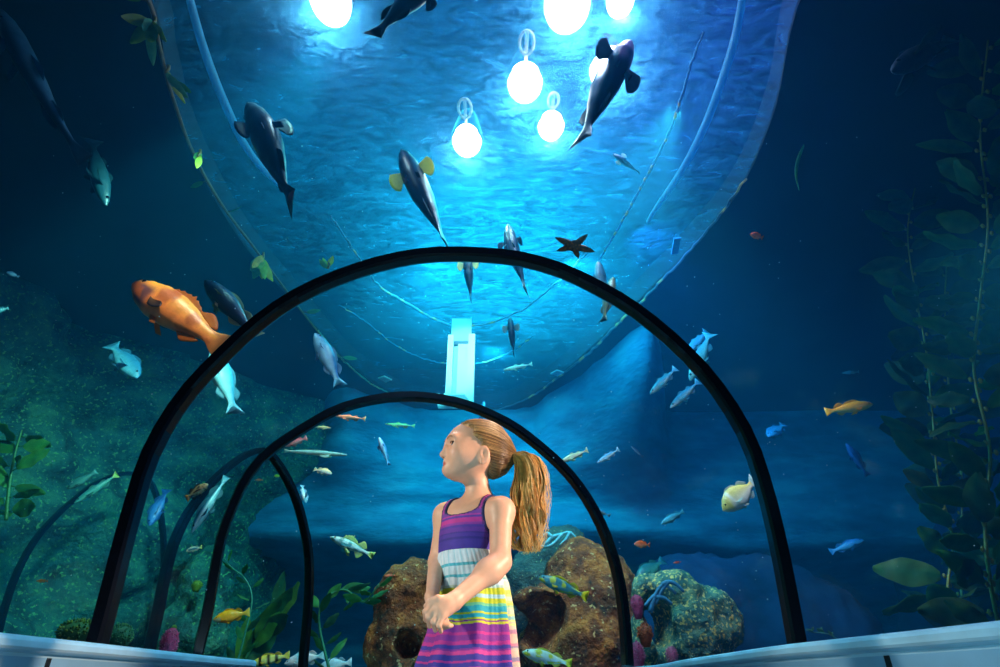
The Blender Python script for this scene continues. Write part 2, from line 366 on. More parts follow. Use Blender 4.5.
# ------------------------------------------------------------------ lamps over the opening
M_LENS = emit('lamp_lens', (.92, .98, 1.0), 24)
def light(kind, loc, e, col=(1, 1, 1), size=.1, aim=None, spot=None, blend=.6):
    ld = bpy.data.lights.new(kind.lower() + '_light', kind); ld.energy = e; ld.color = col
    if kind == 'AREA': ld.size = size
    else: ld.shadow_soft_size = size
    if spot: ld.spot_size = R(spot); ld.spot_blend = blend
    o = bpy.data.objects.new(kind.lower() + '_light', ld); COL.objects.link(o); o.location = loc
    if aim is not None: o.rotation_euler = (Vector(aim) - Vector(loc)).to_track_quat('-Z', 'Y').to_euler()
    return o
LAMPS = [  # px, py, lens radius, energy, colour, bracket seen?, label
    (467, 140, .135, 110, (.35, 1, .95), 1, 'round lamp with wire loop, lowest of the white lights above the arch'),
    (525, 82, .145, 80, (.4, .9, 1), 1, 'large white lamp with a wire loop, just above the lowest lamp'),
    (551, 125, .118, 70, (.4, .85, 1), 0, 'white lamp with a wire loop touching the larger lamp above it'),
    (608, 68, .15, 60, (.3, .6, 1), 0, 'white lamp half hidden behind a dark fish swimming over it'),
    (567, 4, .17, 50, (.4, .6, 1), 0, 'wide white lamp cut by the top of the photo above the dark fish'),
    (620, 0, .10, 40, (.45, .4, 1), 0, 'small white lamp at the top of the photo beside the wide one'),
    (331, 0, .15, 40, (.3, .75, 1), 0, 'white lamp alone at the top of the photo, beside the black fish')]
for px, py, r, e, c, br, lab in LAMPS:
    p = at_z(px, py, ZS + .22); o = tag(empty('spotlight', p), lab, 'lamp', 'lamps over the water')
    b = MB(); b.lathe([(r * .5, .34), (r * .62, .30), (r * .95, .12), (r * 1.08, .02), (r * 1.08, -.02), (r * .98, -.02), (r * .9, .05)], n=28); b.build('housing', M_BLACK, o)
    b = MB(); b.ball((0, 0, -.01), (r * .95, r * 1.25, r * .75), 24, 12); b.build('lens', M_LENS, o)
    lp = [Vector((.0 + math.sin(a) * .055, -.36 + .085 * math.cos(a), -.02 - .02 * math.cos(a))) for a in [2 * math.pi * k / 18 for k in range(19)]]
    if px in (467, 525, 551):
        if px == 551: lp = [q * .8 + Vector((0, .02, 0)) for q in lp]
        b = MB(); b.tube(lp, .012, 6, (.95, .95, .8)); b.tube([Vector((lp[9].x, lp[9].y, lp[9].z)), Vector((0, -r * .9, 0))], .014, 6, (.9, .9, .8)); b.build('bracket', M_ROPE, o)
    light('SPOT', p + Vector((0, 0, -r - .06)), e, c, .08, p + Vector((0, .6, -3)), 100, .7)
# ------------------------------------------------------------------ fish
PROF = {  # t, upper, lower, half width (fractions of length)
 'bass':   [(0, .004, .004, .004), (.02, .025, .03, .018), (.08, .07, .065, .05), (.18, .108, .10, .075), (.32, .135, .125, .088), (.48, .128, .12, .082), (.62, .095, .092, .06), (.74, .06, .058, .036), (.82, .042, .042, .02), (.86, .046, .046, .012), (.93, .085, .085, .007), (1, .12, .12, .004)],
 'deep':   [(0, .004, .004, .004), (.02, .03, .03, .02), (.08, .09, .08, .055), (.18, .16, .135, .085), (.32, .21, .18, .095), (.48, .205, .19, .088), (.62, .15, .145, .062), (.74, .08, .08, .036), (.81, .05, .05, .02), (.85, .055, .055, .012), (.93, .11, .11, .007), (1, .16, .16, .004)],
 'slim':   [(0, .004, .004, .004), (.02, .016, .018, .012), (.08, .04, .042, .03), (.18, .06, .064, .045), (.32, .078, .082, .055), (.48, .078, .082, .054), (.62, .062, .064, .042), (.76, .036, .036, .024), (.85, .018, .018, .01), (.88, .022, .022, .007), (.94, .06, .06, .005), (1, .105, .105, .003)],
 'eel':    [(0, .004, .004, .004), (.02, .012, .012, .01), (.08, .022, .022, .018), (.2, .032, .032, .026), (.4, .038, .036, .028), (.6, .034, .034, .024), (.8, .024, .024, .014), (.92, .016, .016, .008), (.95, .022, .022, .005), (1, .035, .035, .003)],
 'grouper':[(0, .006, .006, .006), (.015, .03, .035, .03), (.06, .065, .07, .06), (.15, .11, .12, .09), (.27, .145, .15, .105), (.42, .15, .145, .10), (.56, .125, .12, .075), (.68, .085, .082, .048), (.77, .058, .058, .028), (.82, .058, .058, .016), (.92, .10, .10, .008), (1, .125, .125, .004)],
 'shark':  [(0, .004, .004, .006), (.02, .012, .014, .02), (.08, .03, .03, .045), (.2, .05, .045, .06), (.35, .056, .05, .06), (.5, .045, .042, .048), (.65, .03, .03, .03), (.78, .02, .02, .016), (.86, .022, .02, .01), (.93, .05, .03, .006), (1, .085, .03, .003)],
}
def lerp3(a, b, t): return tuple(a[i] + (b[i] - a[i]) * t for i in range(3))
def sst(a, b, x): x = min(max((x - a) / (b - a), 0), 1); return x * x * (3 - 2 * x)
def interp(P, t):
    for a, b in zip(P, P[1:]):
        if t <= b[0]:
            u = (t - a[0]) / (b[0] - a[0]); u2 = u * u * (3 - 2 * u) * .5 + u * .5
            return [a[i] + (b[i] - a[i]) * u2 for i in (1, 2, 3)]
    return list(P[-1][1:])
FISH_CHECK = []
def fish(name, label, head, tail, Y, dY=0., roll=0., flip=False, kind='bass', back=(40, 60, 80), belly=(120, 150, 160), fin=None, tailc=None, bend=0., fork=.35,
         bands=(), spots=None, patches=(), group=None, pect=1.0, pspread=.6, dors=1.0, spiny=False, eye=(20, 20, 20), hs=1., cat='fish', counter=.5, pfin=None, shark=False):
    """HEAD and TAIL: sight lines to snout and tail tip; Y: depth; dY: how much deeper the tail lies; roll: 0 seen from the side, 90 the belly, -90 the back"""
    if kind != 'shark': dY *= .45
    ph, pt = at(*head, Y), at(*tail, Y + dY); Lg = (ph - pt).length; X = (ph - pt) / Lg
    view = ((ph + pt) / 2 - CAM).normalized(); away = (view - X * view.dot(X)).normalized(); s = X.cross(away).normalized()
    if s.z < 0: s = -s
    if flip: s = -s
    Z = (s * math.cos(R(roll)) + away * math.sin(R(roll))).normalized(); Yv = Z.cross(X)
    M = Matrix((X, Yv, Z)).transposed().to_4x4(); M.translation = ph
    back, belly = lin(back), lin(belly); finc = lin(fin) if fin else lerp3(back, belly, .3); tc = lin(tailc) if tailc else finc; pf = lin(pfin) if pfin else finc
    P = PROF[kind]; nr, ns = 40, 20; V, C = [], []; rnd = random.Random(hash(label) % 9973 if False else len(label) * 31 + int(head[0] * 7 + head[1]))
    bend_y = lambda t: bend * math.sin(t * 2.6 - .4) * t * t
    for i in range(nr):
        t = (i / (nr - 1)) ** 1.12; up, lo, w = interp(P, t); up *= hs; lo *= hs
        for k in range(ns):
            a = 2 * math.pi * k / ns; cz, cy = math.cos(a), math.sin(a)
            z = (up if cz > 0 else lo) * math.copysign(abs(cz) ** .92, cz); y = w * math.copysign(abs(cy) ** .85, cy)
            x = -t
            if t > .88: x += fork * .22 * sst(.88, 1, t) * (1 - abs(cz)) ** 1.2
            V.append(Vector((x, y + bend_y(t), z)) * Lg)
            v = cz * .5 + .5
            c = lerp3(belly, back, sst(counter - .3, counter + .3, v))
            for b0, b1, bc in bands:
                c = lerp3(c, lin(bc), sst(b0 - .015, b0 + .015, t) * (1 - sst(b1 - .015, b1 + .015, t)))
            for (p0, p1, v0, v1, bc) in patches:
                c = lerp3(c, lin(bc), sst(p0 - .03, p0 + .03, t) * (1 - sst(p1 - .03, p1 + .03, t)) * sst(v0 - .08, v0 + .08, v) * (1 - sst(v1 - .08, v1 + .08, v)))
            if spots:
                q = mnoise.noise(Vector((t * spots[1], cy * 2.2, z * spots[1] * 1.1 + 5 + rnd.random() * .01)))
                c = lerp3(c, lin(spots[0]), sst(.12, .3, q))
            if t > .85: c = lerp3(c, tc, sst(.85, .9, t))
            C.append(c)
    F = [(i * ns + k, (i + 1) * ns + k, (i + 1) * ns + (k + 1) % ns, i * ns + (k + 1) % ns) for i in range(nr - 1) for k in range(ns)]
    F += [tuple(range(ns)), tuple((nr - 1) * ns + k for k in range(ns - 1, -1, -1))]
    o = mesh_obj(name, V, F, M_FISH, None, C); tag(o, label, cat, group); o.matrix_world = M
    def sheet(nm, f, nu, nv, cb, ct, th=.004):
        """a thin two-sided fin: f(u,v) -> point (units of length)"""
        A = []; cc = []
        for sd in (-1, 1):
            for j in range(nv + 1):
                for i in range(nu + 1):
                    p, nrm = f(i / nu, j / nv); A.append((Vector(p) + Vector(nrm) * sd * th * (1 - .7 * j / nv)) * Lg); cc.append(lerp3(cb, ct, j / nv))
        n = nu + 1; S = n * (nv + 1); G = []
        for j in range(nv):
            for i in range(nu):
                q = (j * n + i, j * n + i + 1, (j + 1) * n + i + 1, (j + 1) * n + i); G += [q, tuple(S + x for x in reversed(q))]
        edge = [i for i in range(n)] + [j * n + nu for j in range(1, nv + 1)] + [nv * n + i for i in range(nu - 1, -1, -1)] + [j * n for j in range(nv - 1, 0, -1)]
        for a, b in zip(edge, edge[1:] + edge[:1]): G.append((b, a, S + a, S + b))
        return mesh_obj(nm, A, G, M_FIN, o, cc)
    def med(nm, t0, t1, h, sgn, sweep=.06, ragged=False):
        def f(u, v):
            t = t0 + (t1 - t0) * u; up, lo, w = interp(P, t); z0 = (up if sgn > 0 else lo) * hs * .93
            hh = h * (math.sin(math.pi * min(1, u * .85 + .12)) ** .6) * (1 - .35 * u)
            if ragged: hh *= 1 - .4 * abs(math.sin(u * math.pi * 6)) * v
            return (-(t + sweep * v), bend_y(t), sgn * (z0 + hh * v)), (0, 1, 0)
        return sheet(nm, f, 14, 4, lerp3(finc, back if sgn > 0 else belly, .45), finc)
    if kind != 'eel' and dors > 0:
        if shark:
            med('dorsal_fin', .34, .44, .075 * dors, 1, .09); med('dorsal_fin', .62, .70, .05 * dors, 1, .06)
        elif kind == 'slim':
            med('dorsal_fin', .34, .46, .05 * dors, 1); med('dorsal_fin', .58, .68, .035 * dors, 1)
        else:
            med('dorsal_fin', .24, .55, (.085 if spiny else .06) * dors, 1, .05, spiny or kind == 'grouper'); med('dorsal_fin', .57, .74, .075 * dors, 1, .07)
        med('anal_fin', .58, .72, .065 * dors, -1, .06)
    elif dors > 0: med('dorsal_fin', .3, .85, .018, 1, .01)
    if pect > 0:
        for sd in (-1, 1):
            up, lo, w = interp(P, .27)
            def f(u, v, sd=sd, w=w, lo=lo):
                a = (u - .5) * 1.5; r = .15 * pect * v * (1 - .3 * (2 * u - 1) ** 2)
                d = Vector((-math.cos(a) * (1 - pspread * .65), sd * pspread, -.25 - math.sin(a) * .75 * (1 - pspread) )); d.normalize()
                d2 = (d + Vector(((math.sin(a) * 1.1 - .35) * pspread, 0, 0))).normalized()
                return (-.27 + d2.x * r + (u - .5) * (.07 + .03 * v) * pspread, sd * (w * .86) + bend_y(.27) + d2.y * r, -lo * hs * .25 + d2.z * r * (1 - .6 * (pspread > .7)) + (u - .5) * .03 * (pspread <= .7)), (0, .3 * sd, 1) if pspread > .5 else (0, sd, 0)
            sheet('pectoral_fin', f, 8, 5, lerp3(pf, back, .25), pf)
            if not kind == 'eel':
                up, lo2, w2 = interp(P, .36)
                def g(u, v, sd=sd, w2=w2, lo2=lo2):
                    r = .10 * pect * v
                    return (-.35 - u * .05 - r * .75, sd * (w2 * .35 + r * .35) + bend_y(.38), -lo2 * hs * .9 - r * .55 + u * .01), (0, 1, .3)
                sheet('pelvic_fin', g, 4, 4, lerp3(finc, belly, .3), finc)
    up, lo, w = interp(P, .10)
    ew = .017 if kind != 'eel' else .007
    if kind == 'shark': ew = .008
    for sd in (-1, 1):
        b = MB(); b.ball((0, 0, 0), ew * Lg, 12, 8)
        b.c = [lin(eye) if abs(v.x) + abs(v.z) > ew * Lg * .75 else (.003, .003, .004) for v in b.v]
        e = b.build('eye', M_EYE, o); e.location = Vector((-.10, sd * w * .84, up * hs * .42)) * Lg
    FISH_CHECK.append((o, ph, pt))
    return o

DK, NV = (10, 16, 26), (14, 28, 52)
G1 = 'dark fish swimming overhead'
fish('dark_fish', 'black fish cut by the top of the photo, forked tail pointing to the lone lamp', (447, -30), (369, 29), 2.05, .1, 60, kind='bass', back=DK, belly=(16, 20, 26), group=G1, bend=.08, fork=.5)
fish('dark_fish', 'dark plump fish swimming upward beside the pale blue hose, tail toward the big arch', (247, 104), (306, 203), 2.8, .15, 62, True, 'bass', (24, 42, 70), (16, 24, 40), group=G1, bend=-.10, tailc=(20, 40, 70), hs=1.05, pspread=.8)
fish('dark_fish', 'long dark navy fish with two bright yellow pectoral fins under the lowest lamp', (402, 150), (444, 248), 3.2, .1, 84, kind='bass', back=(16, 32, 60), belly=(14, 26, 48), group=G1, pfin=(250, 220, 110), pspread=1., pect=.85, tailc=(18, 34, 60), bend=.03, fork=.2)
fish('dark_fish', 'large dark fish crossing in front of the upper white lamps, broad tail down', (630, 41), (574, 138), 2.45, .1, 70, kind='bass', back=(16, 20, 34), belly=(14, 18, 30), group=G1, pect=1.05, pspread=.9, hs=.95, bend=.06, pfin=(70, 80, 90))
fish('dark_fish', 'small blue dark fish with a white fin, below the large dark fish at the lamps', (613, 154), (640, 173), 3.3, .1, 70, True, 'bass', (20, 44, 84), (20, 50, 90), group=G1, pfin=(230, 235, 235), pspread=1., pect=.9, hs=.85)
fish('dark_fish', 'dark fish crossing behind the top of the big arch, beside the starfish', (508, 224), (519, 294), 3.9, .1, 78, kind='bass', back=(18, 40, 62), belly=(16, 36, 58), group=G1, bend=.10, tailc=(120, 150, 140), pspread=.5)
fish('dark_fish', 'dark fish with pale yellow side fins just below the top of the big arch', (467, 252), (471, 302), 4.4, .1, 84, kind='bass', back=(18, 46, 66), belly=(16, 44, 62), group=G1, pfin=(250, 225, 160), pspread=1., pect=.9)
fish('dark_fish', 'small dark fish with spread pale fins right of the white column', (510, 317), (514, 357), 5.3, .1, 84, kind='bass', back=(20, 56, 78), belly=(22, 60, 84), group=G1, pfin=(170, 190, 190), pspread=1., pect=1.)
fish('dark_fish', 'dull grey blue fish whose head shows above the arch below the starfish', (598, 261), (606, 308), 4.4, .1, 60, kind='bass', back=(60, 100, 120), belly=(90, 130, 150), group=G1, pspread=.3)
fish('dark_fish', 'olive brown fish crossing behind the arch beside a pale fin, dark tail below', (613, 277), (603, 322), 4.0, .1, 50, kind='bass', back=(70, 74, 50), belly=(100, 96, 60), group=G1, pfin=(120, 180, 190), pspread=1., pect=1.2, tailc=(16, 24, 30))
fish('dark_fish', 'tiny dark fish peeking over the smaller arch beside the foot of the white column', (484, 401), (480, 425), 7.9, .2, 60, kind='bass', back=(30, 64, 90), belly=(40, 80, 110), group=G1, hs=1.3)
fish('dark_fish', 'dark blue fish behind the orange rockfish with its tail at the big arch', (205, 280), (257, 335), 3.3, .2, 30, kind='bass', back=(26, 60, 96), belly=(14, 32, 56), tailc=(150, 130, 90), fin=(150, 140, 100), bend=-.05)
fish('rockfish', 'large orange rockfish with dark mouth at upper edge of the rocky wall', (134, 283), (229, 352), 3.0, .12, 18, False, 'grouper', (252, 184, 66), (240, 140, 70), fin=(215, 125, 50), tailc=(226, 140, 70), spots=((196, 108, 52), 7), hs=.95, bend=.04, fork=.15, pfin=(40, 36, 52), pspread=.25, pect=1.1, counter=.55,
     patches=((.0, .26, 0, .62, (120, 80, 84)), (.0, .07, 0, 1, (70, 52, 60))), spiny=True, cat='fish')
G2 = 'blue silver fish'
fish('silver_fish', 'pale blue fish hanging head up below the orange rockfish, behind the big arch', (213, 347), (233, 417), 4.0, .1, 30, False, 'bass', (70, 160, 190), (190, 235, 240), group=G2, bend=.08, fork=.5)
fish('silver_fish', 'blue and silver fish hanging head up below the yellow green kelp line', (315, 333), (341, 385), 4.4, .1, 25, False, 'bass', (40, 90, 150), (190, 220, 240), group=G2, fork=.5, bend=-.05, tailc=(120, 190, 220))
fish('silver_fish', 'faint blue fish swimming downward in front of the rocky wall', (138, 378), (111, 344), 4.6, .2, 15, kind='bass', back=(50, 130, 170), belly=(110, 190, 215), group=G2, hs=1.15)
fish('silver_fish', 'thin teal fish nearly in the dark, head down, between lone curved shark and kelp line', (106, 206), (92, 139), 3.2, -.1, 20, kind='slim', back=(14, 60, 70), belly=(18, 66, 78), group=G2, fork=.2, hs=1.1)
fish('leopard_shark', 'long dark curved shark with a pale lit edge in the dark corner', (2, 10), (66, 158), 2.25, .25, -40, kind='shark', hs=.85, back=(70, 110, 140), belly=(10, 14, 18), cat='shark', bend=-.10, counter=.86, shark=True, dors=.5, fin=(40, 70, 90))  # rim light put into the colour: pale ridge on a dark body
fish('silver_fish', 'slender silver fish diving, upper one of two beside the big arch', (650, 394), (676, 368), 5.2, .2, 10, kind='slim', back=(40, 130, 160), belly=(215, 240, 235), group=G2)
fish('silver_fish', 'slender silver fish diving, lower one of two beside the big arch', (670, 408), (699, 381), 5.2, .2, 10, kind='slim', back=(40, 130, 160), belly=(215, 240, 235), group=G2)
fish('silver_fish', 'teal fish crossing the outer side of the big arch, larger and paler in front', (690, 381), (710, 333), 5.0, .2, 20, kind='slim', back=(60, 150, 160), belly=(110, 195, 185), group=G2, hs=1.2)
fish('silver_fish', 'teal fish partly hidden behind the teal fish at the big arch', (688, 352), (707, 331), 5.5, .2, 10, kind='slim', back=(60, 130, 150), belly=(90, 170, 180), group=G2, hs=1.4)
fish('silver_fish', 'small light blue fish swimming above the speckled rock', (661, 524), (684, 511), 5.4, .2, 5, kind='bass', back=(50, 150, 185), belly=(110, 200, 215), group=G2, hs=.75)
fish('silver_fish', 'pale yellow silver fish touching the smaller arch behind the ponytail', (560, 462), (588, 450), 5.2, .2, 5, kind='slim', back=(150, 190, 160), belly=(240, 245, 220), group=G2)
fish('silver_fish', 'slender silver fish, middle of three in a row beside the ponytail', (597, 463), (619, 449), 5.4, .2, 5, kind='slim', back=(60, 140, 190), belly=(190, 230, 240), group=G2)
fish('silver_fish', 'thin dark blue fish, last of three in a row going away from the ponytail', (631, 446), (643, 457), 5.6, .1, 0, kind='slim', back=(30, 90, 150), belly=(150, 200, 230), group=G2)
fish('silver_fish', 'small pale fish poking out beside the smaller arch at ponytail height', (590, 506), (610, 516), 6.4, .2, 0, kind='slim', back=(60, 150, 200), belly=(220, 240, 220), group=G2)
fish('silver_fish', 'pale blue fish hanging head up alone in front of the blue strata', (379, 437), (389, 465), 6.2, .2, 45, kind='bass', back=(60, 130, 200), belly=(200, 220, 245), group=G2, hs=.8)
fish('silver_fish', 'thin pale yellow fish swimming level just under the smaller arch', (385, 424), (415, 426), 6.4, 0, 5, kind='slim', back=(200, 210, 130), belly=(245, 240, 200), group=G2, hs=.7)
fish('silver_fish', 'very long thin fish stretched out level in front of the blue strata', (347, 455), (284, 451), 6.2, 0, 0, kind='eel', back=(130, 190, 190), belly=(230, 235, 200), group=G2, fork=0.)
fish('silver_fish', 'short pale yellow fish against the inner side of the smaller arch', (331, 428), (313, 427), 6.2, 0, 0, kind='slim', back=(200, 200, 140), belly=(230, 230, 190), group=G2)
fish('silver_fish', 'white fish with yellow back turning above the far arch', (332, 474), (313, 468), 6.6, .15, 20, False, 'bass', (240, 225, 170), (190, 215, 230), group=G2, bend=.12)
fish('silver_fish', 'small white fish with spread fins seen at the edge of the far arch', (306, 503), (302, 485), 6.9, .1, 40, kind='bass', back=(160, 200, 230), belly=(210, 235, 245), group=G2, pspread=1., pect=1.7, hs=1.2, dors=1.6)
fish('silver_fish', 'small pale fish with raised tail drifting right of the white column', (503, 370), (532, 364), 6.4, 0, 0, kind='slim', back=(200, 215, 200), belly=(240, 245, 235), group=G2, bend=.12, hs=.8)
fish('silver_fish', 'tall striped silver fish between the left pane and the smaller arch', (191, 533), (227, 476), 4.6, .2, 12, kind='bass', back=(40, 110, 140), belly=(170, 215, 220), group=G2, hs=.55, patches=((.1, .8, .45, .6, (230, 240, 240)),))
fish('silver_fish', 'tiny pale ring eyed fish below the striped silver fish', (186, 551), (202, 547), 4.4, .1, 10, kind='bass', back=(170, 190, 160), belly=(220, 225, 200), group=G2, tailc=(220, 210, 90), patches=((.12, .72, .25, .75, (40, 110, 130)),), hs=1.3)
fish('silver_fish', 'faint blue fish swimming behind the left leg of the big arch', (149, 526), (167, 489), 4.5, .3, 20, kind='bass', back=(40, 110, 180), belly=(60, 130, 200), group=G2)
fish('silver_fish', 'faint teal fish above the farthest arch in the rocky wall corner', (67, 489), (97, 471), 4.8, .1, 10, kind='bass', back=(50, 120, 120), belly=(90, 160, 150), group=G2, hs=1.1)
fish('silver_fish', 'teal fish lying along the top of the farthest arch', (74, 503), (118, 474), 5.2, .3, 10, kind='slim', back=(60, 140, 140), belly=(100, 180, 160), group=G2, tailc=(180, 190, 80))
fish('silver_fish', 'tiny pale fish alone in the dark above the rocky wall', (6, 272), (19, 277), 3.8, .1, 10, kind='deep', back=(60, 90, 130), belly=(90, 120, 150), group=G2)
fish('silver_fish', 'small teal fish at the very edge of the photo above the rocky wall', (-8, 312), (9, 308), 3.8, .1, 10, kind='deep', back=(50, 120, 140), belly=(80, 150, 160), group=G2)
fish('silver_fish', 'tiny teal fish swimming above the yellow orange fish in open water', (842, 373), (859, 372), 5.6, 0, 0, kind='slim', back=(40, 120, 140), belly=(90, 180, 190), group=G2)
fish('silver_fish', 'blurred blue fish facing us near the big arch, above the yellow and white fish', (768, 437), (784, 424), 6.0, .3, 30, kind='deep', back=(40, 120, 180), belly=(60, 150, 200), group=G2)
fish('silver_fish', 'faint blue fish far off low in the open dark water', (864, 540), (830, 552), 6.2, .3, 20, kind='bass', back=(40, 110, 180), belly=(80, 160, 210), group=G2)
fish('silver_fish', 'very faint blue fish in open water below the yellow orange fish', (846, 443), (868, 476), 6.4, .3, 20, kind='bass', back=(30, 80, 150), belly=(40, 90, 160), group=G2, hs=.8)
fish('teal_fish', 'dusky teal fish resting above the speckled rock with cave', (636, 580), (664, 560), 6.6, .3, 15, False, 'deep', (30, 100, 110), (60, 130, 120), tailc=(30, 100, 120), hs=.9)
fish('garibaldi', 'bright yellow orange fish alone in the open dark water', (873, 404), (825, 412), 4.6, .1, 5, False, 'bass', (250, 180, 40), (250, 225, 120), fin=(252, 190, 40), tailc=(250, 200, 60), hs=.85, fork=.4, pspread=.3)
fish('garibaldi', 'plump orange yellow fish inside the smaller arch above the dark kelp', (213, 620), (250, 612), 6.8, .1, 5, False, 'deep', (255, 160, 20), (255, 150, 50), fin=(255, 170, 40), tailc=(250, 170, 60), hs=.85, fork=.2, patches=((.0, .22, .0, .55, (200, 150, 120)),))
fish('garibaldi', 'small bright orange fish high in the dark water beyond the blue hose', (750, 234), (763, 238), 3.6, .05, 0, False, 'deep', (240, 110, 30), (250, 140, 60), hs=1.1)
fish('garibaldi', 'small orange red fish just above the dusky teal fish', (634, 544), (650, 545), 5.6, .05, 0, False, 'deep', (235, 100, 40), (250, 160, 120))
fish('garibaldi', 'tiny red fish between big arch and dusky teal fish', (673, 563), (681, 562), 5.8, 0, 0, kind='bass', back=(230, 70, 60), belly=(240, 120, 110), hs=.9)
fish('garibaldi', 'tiny orange pink fish beside the brown rock with the round hole', (384, 576), (395, 575), 5.8, 0, 0, kind='bass', back=(240, 120, 80), belly=(250, 150, 120), hs=.8)
fish('garibaldi', 'tiny orange fish low before the rocky wall inside the farthest arch', (36, 581), (48, 581), 4.2, 0, 0, kind='bass', back=(240, 120, 40), belly=(250, 140, 70), hs=.8)
fish('garibaldi', 'tiny yellow fish just inside the top of the far arch', (274, 476), (281, 476), 7.2, 0, 0, kind='deep', back=(220, 210, 40), belly=(230, 220, 90))
fish('garibaldi', 'tiny orange fish against the smaller arch, next to the tiny yellow fish', (255, 480), (263, 480), 7.2, 0, 0, kind='bass', back=(240, 110, 70), belly=(250, 140, 100))
fish('pink_fish', 'pinkish red fish half hidden by the shoulder of the smaller arch', (284, 446), (307, 438), 5.8, .1, 5, kind='bass', back=(200, 80, 90), belly=(230, 150, 140), hs=1.1, fork=.2)
fish('pink_fish', 'flat orange pink fish swimming level under the crown of the smaller arch', (335, 416), (366, 419), 6.2, .1, 0, kind='slim', back=(225, 130, 90), belly=(240, 180, 140), hs=.9, bend=.08)
fish('white_fish', 'white and yellow rounded fish with tail raised inside the big arch', (723, 511), (756, 480), 4.2, .1, 5, False, 'deep', (235, 222, 130), (235, 240, 235), fin=(200, 225, 230), tailc=(170, 210, 225), hs=1.05, fork=.5, pspread=.5, patches=((.02, .2, .1, .9, (225, 215, 120)), (.25, .3, .2, 1, (250, 250, 240))))
fish('painted_fish', 'blue and yellow fish swimming in front of the brown rock', (538, 577), (588, 597), 5.5, .1, 8, False, 'bass', (50, 120, 140), (90, 170, 180), fin=(240, 220, 40), tailc=(250, 225, 40), spots=((200, 210, 70), 9), hs=.9, fork=.3, pspread=.35, pect=.9)
fish('painted_fish', 'white and yellow blotched fish low in front of the brown rock, cut by the ledge', (522, 652), (572, 664), 5.4, .1, 20, False, 'bass', (245, 245, 220), (230, 240, 240), fin=(245, 225, 50), tailc=(240, 225, 60), spots=((240, 220, 60), 8), hs=.9, pspread=.6)
fish('painted_fish', 'yellow fish with dark bands low inside the smaller arch, cut by the photo', (251, 664), (290, 655), 6.8, .1, 8, False, 'bass', (235, 200, 80), (245, 225, 150), fin=(230, 190, 70), bands=((.2, .28, (60, 40, 20)), (.42, .5, (60, 40, 20)), (.62, .7, (60, 40, 20))))
fish('painted_fish', 'white blue fish beside the banded yellow fish at the foot of far arch', (284, 664), (325, 655), 6.6, .1, 10, False, 'deep', (220, 235, 245), (240, 245, 250), hs=.8)
fish('painted_fish', 'pale rounded fish behind the foot of far arch, last of the low three', (318, 668), (352, 662), 6.9, .1, 5, False, 'deep', (180, 215, 235), (210, 235, 245), hs=.9)
fish('scorpionfish', 'silver fish with wide spiny yellow fins hovering before the dark recess', (330, 537), (374, 556), 6.1, .2, 18, False, 'bass', (170, 200, 190), (200, 230, 235), fin=(225, 235, 130), pfin=(40, 150, 170), tailc=(235, 240, 130), spots=((60, 130, 130), 10), spiny=True, dors=2.1, hs=.72, pspread=.55, pect=1.8, fork=.7)
fish('grouper', 'stout mottled fish with dark fins and yellow tail facing the smaller arch', (208, 484), (186, 499), 3.9, .15, 20, False, 'grouper', (150, 160, 120), (190, 190, 150), fin=(20, 40, 50), tailc=(210, 160, 60), spots=((50, 70, 70), 8), hs=1.05, pspread=.9, pect=1.8, dors=2.)
fish('dark_fish', 'dim dark fish with raised fins among the kelp in the dark upper corner', (892, 71), (953, 38), 2.3, .2, 40, False, 'bass', (60, 74, 84), (34, 44, 52), group=G1, pspread=1., pect=1.6, hs=.7, fin=(60, 90, 90))

# ------------------------------------------------------------------ starfish on the acrylic
def starfish():
    px = [(554, 237), (581, 233), (595, 252), (579, 260), (557, 250)]
    Y = 2.72; c = at(574, 246, Y); tips = [at(554.5, 237, Y - .03), at(588, 234, Y + .0), at(595.5, 252, Y), at(579, 259.5, Y), at(556, 251, Y)]
    ex = ((at(595, 246, Y) - at(553, 246, Y))).normalized(); view = (c - CAM).normalized(); ez = -view; ey = ez.cross(ex).normalized(); ex = ey.cross(ez)
    T = sorted([((t - c).dot(ex), (t - c).dot(ey)) for t in tips], key=lambda q: math.atan2(q[1], q[0]))
    A = [math.atan2(y, x) for x, y in T]; RR = [math.hypot(x, y) for x, y in T]; ns, nr = 120, 14; V, C = [], []
    def rad(a):
        r = .034
        for a0, r0 in zip(A, RR):
            d = abs((a - a0 + math.pi) % (2 * math.pi) - math.pi); r = max(r, .034 + (r0 - .034) * max(0, 1 - d / .62) ** 1.7)
        return r
    for sd in (1, -1):
        for j in range(nr + 1):
            for i in range(ns):
                a = 2 * math.pi * i / ns; r = rad(a); u = j / nr; h = .016 * math.sqrt(max(0, 1 - u ** 2)) * (1.0 if sd > 0 else .35)
                V.append(Vector((r * u * math.cos(a), r * u * math.sin(a), sd * h)))
                q = mnoise.noise(V[-1] * 120); C.append(lerp3(lin((54, 36, 26)), lin((196, 110, 40)), sst(.05, .5, q) * .8 + .15 * (1 - u)))
    F = []; S = (nr + 1) * ns
    for j in range(nr):
        for i in range(ns):
            q = (j * ns + i, (j + 1) * ns + i, (j + 1) * ns + (i + 1) % ns, j * ns + (i + 1) % ns); F += [q, tuple(S + x for x in reversed(q))]
    for i in range(ns): F.append((nr * ns + i, S + nr * ns + i, S + nr * ns + (i + 1) % ns, nr * ns + (i + 1) % ns))
    o = mesh_obj('starfish', V, F, M_ATTR, None, C); o.matrix_world = Matrix((ex, ey, ez)).transposed().to_4x4(); o.location = c
    tag(o, 'dark orange five armed starfish above the top of the big arch', 'starfish')
starfish()
